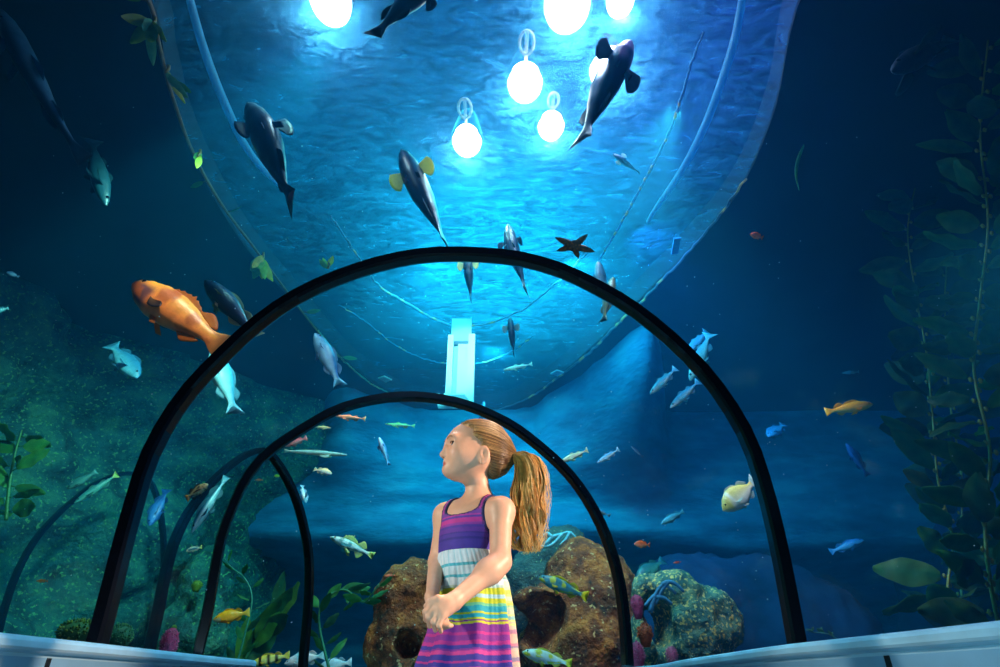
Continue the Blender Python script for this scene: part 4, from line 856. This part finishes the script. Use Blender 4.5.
# neck and head
B.cap(nk0, nk1, .036, .040, .03)
B.ell(HL(.001, 0, .004), (.101, .074, .078), HEAD_AX, .02)
B.ell(HL(.040, 0, -.044), (.058, .053, .062), HEAD_AX, .035)
for sd in (1, -1):
    B.cap(HL(.0, .044 * sd, -.056), HL(.066, .014 * sd, -.086), .018, .014, .05)
    B.ell(HL(.060, .034 * sd, -.046), (.030, .024, .026), HEAD_AX, .03)
    B.ell(HL(.090, .028 * sd, .006), (.013, .024, .009), HEAD_AX, .02)
B.ell(HL(.088, 0, -.092), (.016, .017, .013), HEAD_AX, .022)
B.cap(HL(.100, 0, -.012), HL(.107, 0, -.040), .0075, .009, .014); B.ell(HL(.1105, 0, -.0445), (.0105, .0105, .0095), HEAD_AX, .008)
for sd in (1, -1):
    B.ell(HL(.101, .010 * sd, -.049), (.008, .0065, .006), HEAD_AX, .005)
    B.ell(HL(.101, .031 * sd, -.014), (.012, .019, .012), HEAD_AX, .014, '-')
    B.ell(HL(.0790, .032 * sd, -.016), (.0170, .0180, .0165), HEAD_AX, .008)
    B.ell(HL(.0975, .0335 * sd, -.0155), (.024, .0150, .0084), ((hf * .9 + hl * .43 * sd).normalized(), (hl * .9 - hf * .43 * sd).normalized(), hu), .002, '-')
B.ell(HL(.095, 0, -.066), (.010, .014, .006), HEAD_AX, .01)
B.ell(HL(.0975, 0, -.0715), (.0075, .017, .0048), HEAD_AX, .004); B.ell(HL(.0955, 0, -.0815), (.0075, .015, .0052), HEAD_AX, .004)
B.cap(HL(.105, -.016, -.0765), HL(.105, .016, -.0765), .0018, .0018, .003, '-')
for sd in (1, -1):
    ec = HL(-.004, .0755 * sd, -.050); eax = ((hf * .9 - hl * .38 * sd).normalized(), (hl * sd * .9 + hf * .38).normalized(), hu)
    B.ell(ec, (.018, .0085, .029), (eax[0], eax[1], (hu - hf * .2).normalized()), .006); B.ell(ec - hl * (.008 * sd) + hf * .003, (.012, .010, .016), eax, .008)
    B.ell(ec + hl * (.0085 * sd) + hf * .003 + hu * .003, (.0095, .006, .016), eax, .004, '-')
    B.ell(ec - hu * .025 + hf * .006, (.0065, .0055, .008), eax, .006)
# arms
B.cap(shL, elL, .0335, .029, .03); B.cap(elL, wrL, .030, .0205, .015); B.ell(elL.lerp(wrL, .25), (.033, .030, .030), None, .03)
B.cap(shR, elR, .031, .025, .03); B.cap(elR, wrR, .026, .0175, .012)
# her left hand lies over the right one
def finger(p, r0, k=.004):
    for i in range(len(p) - 1): B.cap(p[i], p[i + 1], r0 * (1 - .1 * i), r0 * (1 - .1 * (i + 1)), k)
pl = at(446, 606, 1.625)
B.cap(wrL, pl, .0195, .020, .015); B.cap(pl, at(436, 605, 1.62), .017, .011, .014); B.cap(pl, at(443, 615, 1.61), .017, .012, .014); B.cap(pl, at(439, 610, 1.612), .017, .012, .012)
FL = [(432.5, 604, 425.5, 611.5, 426, 620), (435.5, 608.5, 428.5, 617, 430, 626), (439, 613, 433.5, 622, 435.5, 630), (442.5, 617, 439, 625.5, 441, 631.5)]
for i, (a, b, c, d, e, g) in enumerate(FL):
    Yb = 1.617 - .004 * i; finger([at(a, b, Yb), at(c, d, Yb - .004), at(e, g, Yb + .022)], (.0082, .0085, .008, .007)[i])
finger([at(447, 599, 1.625), at(438, 598.5, 1.612), at(430, 601.5, 1.618), at(426, 606, 1.632)], .0095)
# her right hand underneath
pr = at(435, 609, 1.69); B.cap(wrR, pr, .017, .019, .012); B.cap(pr, at(439, 617, 1.675), .018, .014, .012)
for i in range(4):
    a = at(436 + 3.2 * i, 614 + 1.5 * i, 1.672); finger([a, at(439 + 3.2 * i, 624 + .6 * i, 1.66), at(443 + 3 * i, 628 - .8 * i, 1.668)], .0075 - .0004 * i)
finger([at(431, 603, 1.69), at(428, 610, 1.665), at(427, 617, 1.655)], .008)
V, Q = B.mesh()
SK, LIP, BROW, BLUSH = lin((230, 176, 144)), lin((196, 96, 92)), lin((110, 74, 44)), lin((232, 140, 116))
RelP = V - np.array(Hc); lf, ll, lu = [RelP @ np.array(a) for a in HEAD_AX]
C = np.tile(np.array(SK), (len(V), 1))
def blend(mask, col): global C; C = C * (1 - mask[:, None]) + np.array(col)[None] * mask[:, None]
smo = lambda a, b, x: (lambda t: t * t * (3 - 2 * t))(np.clip((x - a) / (b - a), 0, 1))
inhead = (lu > -.13) & (RelP[:, 2] > -.14)
dl = np.sqrt(((lf - .099) / .014) ** 2 + (ll / .019) ** 2 + ((lu + .0765) / .0105) ** 2); blend((1 - smo(.75, 1.05, dl)) * inhead * .85, LIP)
dc = np.sqrt(((lf - .072) / .03) ** 2 + ((np.abs(ll) - .040) / .024) ** 2 + ((lu + .046) / .022) ** 2); blend((1 - smo(.2, 1.1, dc)) * inhead * .5, BLUSH)
db = np.abs(lu - .0065 - .15 * (np.abs(ll) - .03) * (np.abs(ll) < .03) + .35 * np.maximum(np.abs(ll) - .038, 0)); blend((1 - smo(.0018, .004, db)) * (np.abs(ll) > .012) * (np.abs(ll) < .048) * (lf > .055) * inhead * .7, BROW)
dn = np.sqrt(((lf - .108) / .006) ** 2 + ((np.abs(ll) - .006) / .004) ** 2 + ((lu + .055) / .004) ** 2); blend((1 - smo(.6, 1.1, dn)) * inhead * .7, lin((120, 60, 50)))
M_SKIN = pbr('skin', attr=True, rough=.45, spec=.4, mott=.05, mscale=60, sss=.12)
girl = mesh_obj('person', V - np.array((Hc.x, Hc.y, 0)), Q.tolist(), M_SKIN, None, C.tolist()); girl.location = (Hc.x, Hc.y, 0)
tag(girl, 'young girl with ponytail in a striped sundress, hands clasped, looking up to the side', 'person')
G0 = Vector((Hc.x, Hc.y, 0))
for sd in (1, -1):
    b = MB(); b.ball((0, 0, 0), .0148, 28, 18); b.c = []
    for v in b.v:
        d = math.acos(max(-1, min(1, v.normalized().dot((hf * .93 + hl * .30 * sd + hu * .22).normalized())))); b.c.append((.004, .004, .004) if d < .27 else lin((60, 50, 40)) if d < .56 else lin((225, 225, 225)))
    e = b.build('eye', M_EYE, girl); e.location = HL(.0788, .032 * sd, -.0158) - G0
    b = MB(); lash = [HL(.0965 - .0008 * abs(i - 3) - .0024 * max(0, i - 2), (.0205 + .0036 * i) * sd, -.0078 - .0007 * abs(i - 3)) - G0 for i in range(8)]
    b.tube(lash, [.0013] * 8, 5, (.01, .006, .004)); b.build('eyelashes', M_ATTR, girl)
# bodice
ztop = shL.z + .018; zneck = at(460, 513.5, 1.80).z; zarm = at(487, 526, 1.75).z
D = Field((-.30, 1.6, .50), (.12, 2.06, .98), .0034); torso(D, .0055)
X, Y, Z = np.meshgrid(*[D.lo[i] + D.h * np.arange(D.n[i]) for i in range(3)], indexing='ij')
mid = (shL + shR) / 2
a_ = (X - mid.x) * tl.x + (Y - mid.y) * tl.y; b_ = (X - mid.x) * tf.x + (Y - mid.y) * tf.y
hh = np.where(b_ > 0, ztop - zneck, (ztop - zneck) * .8)
dn_ = (np.sqrt((a_ / .058) ** 2 + (np.minimum(Z - ztop, 0) / hh) ** 2) - 1) * .05
da_ = np.maximum((np.sqrt((b_ / .075) ** 2 + (np.minimum(Z - ztop - .0, 0) / (ztop - zarm)) ** 2) - 1) * .05, .079 - np.abs(a_))
zw = at(465, 557, 1.78).z
cut = np.minimum(dn_, da_); Fb = np.maximum(np.maximum(D.F, -cut), zw - .01 - Z)
D.F = Fb; V, Q = D.mesh()
zy = lambda y: at(465, y, 1.785).z
def band(z, lst):
    for y, c in lst:
        if z > zy(y): return lin(c)
    return lin(lst[-1][1])
BOD = [(497, (196, 60, 160)), (509, (178, 52, 150)), (513, (120, 60, 160)), (514.5, (200, 60, 160)), (517, (92, 56, 160)), (521.5, (196, 52, 150)), (524, (150, 56, 160)), (527, (84, 52, 156)), (531, (104, 52, 160)), (532.5, (62, 44, 140)), (536, (78, 50, 156)), (538, (56, 42, 138)), (560, (72, 50, 156))]
ia = [np.clip(np.round((V[:, i] - D.lo[i]) / D.h).astype(int), 0, D.n[i] - 1) for i in range(3)]; cv = cut[ia[0], ia[1], ia[2]]
C = [lerp3(lin((28, 34, 84)), band(V[i][2], BOD), sst(.0045, .0085, cv[i])) if V[i][2] > zarm - .012 else band(V[i][2], BOD) for i in range(len(V))]
M_CLOTH = pbr('striped_jersey', attr=True, rough=.75, bump=.15, bscale=220, mott=.12, mscale=45)
bod = mesh_obj('dress', V - np.array(G0), Q.tolist(), M_CLOTH, girl, C); bod['label'] = 'purple and magenta striped sundress with navy edging'
# skirt
W_, AQ, LM, TE, PU, MA, IN, PK_ = (214, 230, 238), (70, 178, 196), (196, 206, 40), (24, 168, 186), (140, 44, 146), (196, 44, 140), (64, 50, 152), (214, 60, 146)
SKT = [(561, W_), (564, AQ), (573, (196, 222, 232)), (576, AQ), (584, W_), (587, (180, 212, 200)), (594, LM), (598, (170, 216, 220)), (603, LM), (606, (110, 200, 150)), (612, TE), (614, LM), (618, TE), (620, LM), (621.5, PU), (624, (210, 204, 50)), (632, PU), (635, MA), (641, PU), (645, MA), (649, IN), (651, PU), (655, PK_), (661, IN), (663, MA), (668, IN), (674, MA), (682, PU), (690, IN), (720, MA)]
zy2 = lambda y: at(465, y, 1.755).z
prof = [(553.5, 466, .0865, .071), (558, 467, .091, .075), (570, 470, .097, .082), (585, 473, .104, .09), (605, 473, .112, .098), (633, 472, .122, .106), (664, 468, .138, .118)]
nT, rows = 280, []
KZ = [at(p[1], p[0], 1.855).z for p in prof]; KX = [at(p[1], p[0], 1.855).x for p in prof]
KZ.append(.30); KX.append(KX[-1] - .002); prof.append((0, 0, .152, .132))
V, C, F = [], [], []; nz = 230
for i in range(nz + 1):
    z = KZ[0] + (KZ[-1] - KZ[0]) * i / nz; j = 0
    while j < len(KZ) - 2 and z < KZ[j + 1]: j += 1
    u = (KZ[j] - z) / (KZ[j] - KZ[j + 1]); x0 = KX[j] + (KX[j + 1] - KX[j]) * u; rl = prof[j][2] + (prof[j + 1][2] - prof[j][2]) * u; rf = prof[j][3] + (prof[j + 1][3] - prof[j][3]) * u; s = i / nz
    for k in range(nT):
        a = 2 * math.pi * k / nT
        fold = (.0016 * math.sin(a * 46 + 2 * math.sin(a * 3)) * (1 - s) ** 2 + (.002 + .0125 * s) * math.sin(a * 9 + .8 * math.sin(a * 2 + 1) + .5 * s) + .005 * s * math.sin(a * 17 + 1.3)) * min(1, .25 + s * 4)
        ex = tl.x * math.cos(a) * (rl + fold) + tf.x * math.sin(a) * (rf + fold); ey = tl.y * math.cos(a) * (rl + fold) + tf.y * math.sin(a) * (rf + fold)
        V.append(Vector((x0 + ex, 1.857 + ey, z)) - G0)
        zz = z - .010 * math.sin(a - .5) * 0 - .12 * fold
        c = lin(SKT[-1][1])
        for yy, cc in SKT:
            if zz > zy2(yy): c = lin(cc); break
        if zz > zy2(584) and (k % 10) < 2: c = lerp3(c, lin((120, 200, 214)), .5)
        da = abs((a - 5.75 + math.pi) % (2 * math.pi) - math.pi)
        if da < .34: c = lerp3(c, lin((240, 225, 170)), .6 if int(zz * 90) % 3 else .25)  # backlit side of the skirt put into the colour as pale cream
        C.append(c)
F = [(i * nT + k, i * nT + (k + 1) % nT, (i + 1) * nT + (k + 1) % nT, (i + 1) * nT + k) for i in range(nz) for k in range(nT)]
sk = mesh_obj('skirt', V, [tuple(reversed(f)) for f in F], M_CLOTH, bod, C); sk['label'] = 'full skirt striped white, lime, teal, purple and magenta'
so = sk.modifiers.new('thick', 'SOLIDIFY'); so.thickness = .002; so.offset = -1
# hair: cap drawn back to a tie, then a curling ponytail
Hh = Field((-.34, 1.62, .88), (.10, 2.06, 1.2), .0032)
Hh.ell(HL(-.006, 0, .008), (.103, .081, .081), HEAD_AX, .01); Hh.ell(HL(-.060, 0, -.034), (.050, .060, .058), HEAD_AX, .04); Hh.ell(HL(-.100, 0, -.012), (.020, .03, .026), HEAD_AX, .03)
X, Y, Z = np.meshgrid(*[Hh.lo[i] + Hh.h * np.arange(Hh.n[i]) for i in range(3)], indexing='ij')
pf_, pl_, pu_ = [(X - Hc.x) * a.x + (Y - Hc.y) * a.y + (Z - Hc.z) * a.z for a in HEAD_AX]
edge = np.where(pu_ > -.015, .010 + .62 * (pu_ + .0), .0007 + .55 * (pu_ + .015) * -1.0 * (pu_ < -.015) - .028)
edge = np.where(pu_ > -.022, .022 + .72 * pu_, np.where(pu_ > -.065, .0062 - .9 * np.abs(pu_ + .022), -.0325 - .5 * np.abs(pu_ + .065)))
edge = edge + .006 * np.sin(pu_ * 160)
Hh.F = np.maximum(Hh.F, pf_ - edge)
V, Q = Hh.mesh(); RelP = V - np.array(Hc); hfv, hlv, huv = [RelP @ np.array(a) for a in HEAD_AX]
tie = HL(-.112, 0, -.014)
C = []
for i in range(len(V)):
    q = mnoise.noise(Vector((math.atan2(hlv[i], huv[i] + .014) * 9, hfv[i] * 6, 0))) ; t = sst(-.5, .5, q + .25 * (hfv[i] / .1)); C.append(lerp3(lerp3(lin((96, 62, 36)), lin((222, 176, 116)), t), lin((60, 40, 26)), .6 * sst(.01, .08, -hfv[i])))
M_HAIR = pbr('blonde_hair', attr=True, rough=.38, spec=.6, mott=.2, mscale=80, trans=.25)
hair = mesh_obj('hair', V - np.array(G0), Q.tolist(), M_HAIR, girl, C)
from mathutils.bvhtree import BVHTree
bv = BVHTree.FromPolygons([Vector(v) for v in V], Q.tolist())
rnd = random.Random(12); sb = MB()
for k in range(1000):                                       # combed strands over the cap
    ph = rnd.uniform(-math.pi, math.pi); P = []; lift = rnd.uniform(.0002, .0022); sw = rnd.uniform(-.08, .08)
    for i in range(15):
        t = i / 14; f = .092 - .200 * t; org = HL(f, 0, .012 * (1 - t) - .014 * t); a = ph + sw * math.sin(t * 3); d = hl * math.sin(a) + hu * math.cos(a)
        if t > .8: org = HL(-.07, 0, -.012); d = (d * (1 - (t - .8) / .2 * .95) + hf * -1.2 * ((t - .8) / .2)).normalized()
        loc, nr_, ix, ds = bv.ray_cast(org + d * .3, -d)
        if loc is None or nr_.dot(d) < .25: continue
        P.append(loc + nr_ * lift - G0)
    if len(P) < 4: continue
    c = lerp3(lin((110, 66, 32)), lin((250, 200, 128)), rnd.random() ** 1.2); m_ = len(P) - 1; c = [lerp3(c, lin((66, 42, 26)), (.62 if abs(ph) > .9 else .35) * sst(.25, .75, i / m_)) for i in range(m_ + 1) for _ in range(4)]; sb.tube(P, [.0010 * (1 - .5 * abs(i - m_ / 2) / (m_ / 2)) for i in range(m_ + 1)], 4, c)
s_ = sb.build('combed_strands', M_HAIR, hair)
hb = MB(); t0 = HL(-.108, 0, -.012); t1 = HL(-.124, 0, -.016); ring = [t0.lerp(t1, .5) + (hl * math.cos(a) + (hu * .98 + hf * .1) * math.sin(a)) * .017 - G0 for a in [2 * math.pi * i / 20 for i in range(21)]]
hb.tube(ring, .0065, 8, lin((30, 60, 70))); hb.build('hair_tie', M_ATTR, hair)['label'] = 'dark teal hair tie'
pony = MB(); base_p = [tie, at(521, 455.5, 1.85), at(528, 462, 1.85), at(530.5, 478, 1.85), at(529, 500, 1.85), at(527, 527, 1.85), at(525, 552, 1.85)]
CB = catmull(base_p, 30); wid = lambda t: .012 + .040 * math.sin(math.pi * min(1, t * .78 + .05)) ** .8
for q_ in range(30):                                       # thirty locks, each a twist of fine hair
    a, r = rnd.uniform(0, 6.283), math.sqrt(rnd.random()); Lk = rnd.uniform(.74, 1.05); ph = rnd.uniform(0, 6.28); tw = rnd.uniform(1.6, 3.2); am = rnd.uniform(.5, 1.2); c0 = rnd.random()
    for k in range(15):
        P = []; o1, o2, o3 = rnd.uniform(-.007, .007), rnd.uniform(-.007, .007), rnd.uniform(-.5, .5); L2 = Lk * rnd.uniform(.93, 1.05)
        for i in range(26):
            t = i / 25 * L2; x = min(t, 1) * 29; i0 = min(28, int(x)); p = CB[i0].lerp(CB[i0 + 1], x - i0); w = wid(t); cu = .016 * am * sst(.2, .8, t); sp = .35 + .65 * sst(.0, .35, t) * (1 - .55 * sst(.75, 1, t))
            p = p + Vector((math.cos(a) * r * w + o1 * sp + cu * math.cos(ph + o3 + t * tw * 6.283), math.sin(a) * r * w * .8 + o2 * sp + cu * math.sin(ph + o3 + t * tw * 6.283), .005 * math.sin(ph + t * 11)))
            P.append(p - G0)
        c = lerp3(lin((184, 108, 36)), lin((255, 208, 116)), min(1, max(0, c0 * .6 + rnd.random() * .5))); rd = rnd.uniform(.0012, .0024)
        pony.tube(P, [rd * (.5 + .6 * math.sin(math.pi * min(1, i / 25 * .9 + .08))) for i in range(26)], 4, c)
for k in range(70):                                        # loose flyaway hairs
    a = rnd.uniform(-1.8, 1.8); r = rnd.uniform(.95, 1.25); ph = rnd.uniform(0, 6.28); tw = rnd.uniform(1.5, 3.5); P = []
    for i in range(14):
        t = .12 + .9 * i / 13; x = min(t, 1) * 29; i0 = min(28, int(x)); p = CB[i0].lerp(CB[i0 + 1], x - i0); w = wid(t) * r; cu = .012 * t
        P.append(p + Vector((math.cos(a) * w + cu * math.cos(ph + t * tw * 6.28), math.sin(a) * w * .8 + cu * math.sin(ph + t * tw * 6.28), 0)) - G0)
    pony.tube(P, .0006, 4, lin((250, 214, 140)))
po = pony.build('ponytail', M_HAIR, hair); po['label'] = 'long curling blonde ponytail'

# ------------------------------------------------------------------ light
def lights():
    # added unseen fill lights near the tunnel floor, for the girl and ledges
    light('AREA', (-.75, .75, .12), 2.6, (1, .95, .88), .35, (-.2, 1.8, .75))
    light('AREA', (.55, .3, .10), 13, (.22, .80, 1), .35, (1.15, 2.4, .42))
    light('AREA', (-.5, .2, .10), 9, (.4, .8, 1), .35, (-1.6, 2.2, .42))
    # added spots just under the opening, for the reef, walls and fish
    light('SPOT', (.8, 4.2, ZS - .05), 150, (1, .90, .72), .08, at(590, 610, 6.4), 36)
    light('SPOT', (-.6, 3.6, ZS - .05), 130, (1, .90, .72), .08, at(410, 625, 6.2), 24)
    light('SPOT', (-1.2, 2.6, ZS - .05), 620, (.25, 1, .9), .10, at(60, 470, 5.0), 58)
    light('SPOT', (-1.3, 1.6, ZS - .05), 320, (1, .90, .66), .05, at(180, 318, 3.05), 16)
    light('SPOT', (-1.3, 5.4, ZS - .05), 190, (1, .82, .6), .08, at(285, 600, 6.7), 40)
    light('SPOT', (1.3, 3.5, ZS - .05), 230, (1, .90, .66), .08, at(800, 450, 4.4), 40)
    light('SPOT', (1.35, 4.75, ZS - .06), 330, (.05, .32, 1), .3, (5.4, 8.0, 1.4), 95, 1.)
    # added broad blue light above the opening, then blue floods just under it
    for x, y, e, c, sx, sy, h in ((-.05, 5.4, 155, (.05, .92, 1), 1.7, 3.2, 1.0), (1.3, 2.9, 24, (.26, .22, 1), .9, 2.4, .9), (-1.3, 3.0, 4, (.03, .40, 1), .9, 2.4, .9), (.1, 2.9, 22, (.04, .50, 1), 1.2, 2.4, 1.)):
        a = light('AREA', (x, y, ZS + h), e, c, 1); a.data.shape = 'RECTANGLE'; a.data.size = sx; a.data.size_y = sy
    for x, y, e, c, k in ((-.6, 5.3, 300, (.05, .90, 1), 3.4), (.7, 5.3, 420, (.04, .72, 1), 4.2), (-.1, 7.2, 420, (.04, .82, 1), 2.)):
        light('SPOT', (x, y, ZS - .03), e, c, .3, (x * k, y + 2.6, 1.9), 118, 1.)
    light('SPOT', (-.3, 5.2, ZS - .02), 60, (.9, 1, 1), .05, (-.45, 6.6, ZS - .6), 40)  # added white spot that brightens the overflow column
    # added unseen spots: warm rim on hair and arm, pale key from the left
    light('SPOT', (1.4, 3.2, ZS - .05), 1300, (1, .80, .55), .06, (-.0, 1.85, .9), 20)
    light('SPOT', (2.5, 1.2, 1.75), 700, (1, .70, .55), .06, (-.02, 1.85, .8), 24)
    light('SPOT', (-2.4, 1.0, 1.75), 190, (1, .92, .78), .08, (-.14, 1.8, .7), 24)
lights()
w = bpy.data.worlds.new('world'); SC.world = w; w.use_nodes = True
w.node_tree.nodes['Background'].inputs[0].default_value = (.1, .35, .8, 1); w.node_tree.nodes['Background'].inputs[1].default_value = .004
vs = SC.view_settings; vs.view_transform = 'Standard'; vs.look = 'None'; vs.gamma = 1; vs.use_curve_mapping = False; vs.exposure = 0.0
cy = SC.cycles; cy.use_denoising = True; cy.max_bounces = 6; cy.volume_bounces = 1; cy.transparent_max_bounces = 24; cy.diffuse_bounces = 2; cy.glossy_bounces = 2; cy.transmission_bounces = 3
cy.sample_clamp_indirect = 4.0
cy.caustics_reflective = False; cy.caustics_refractive = False
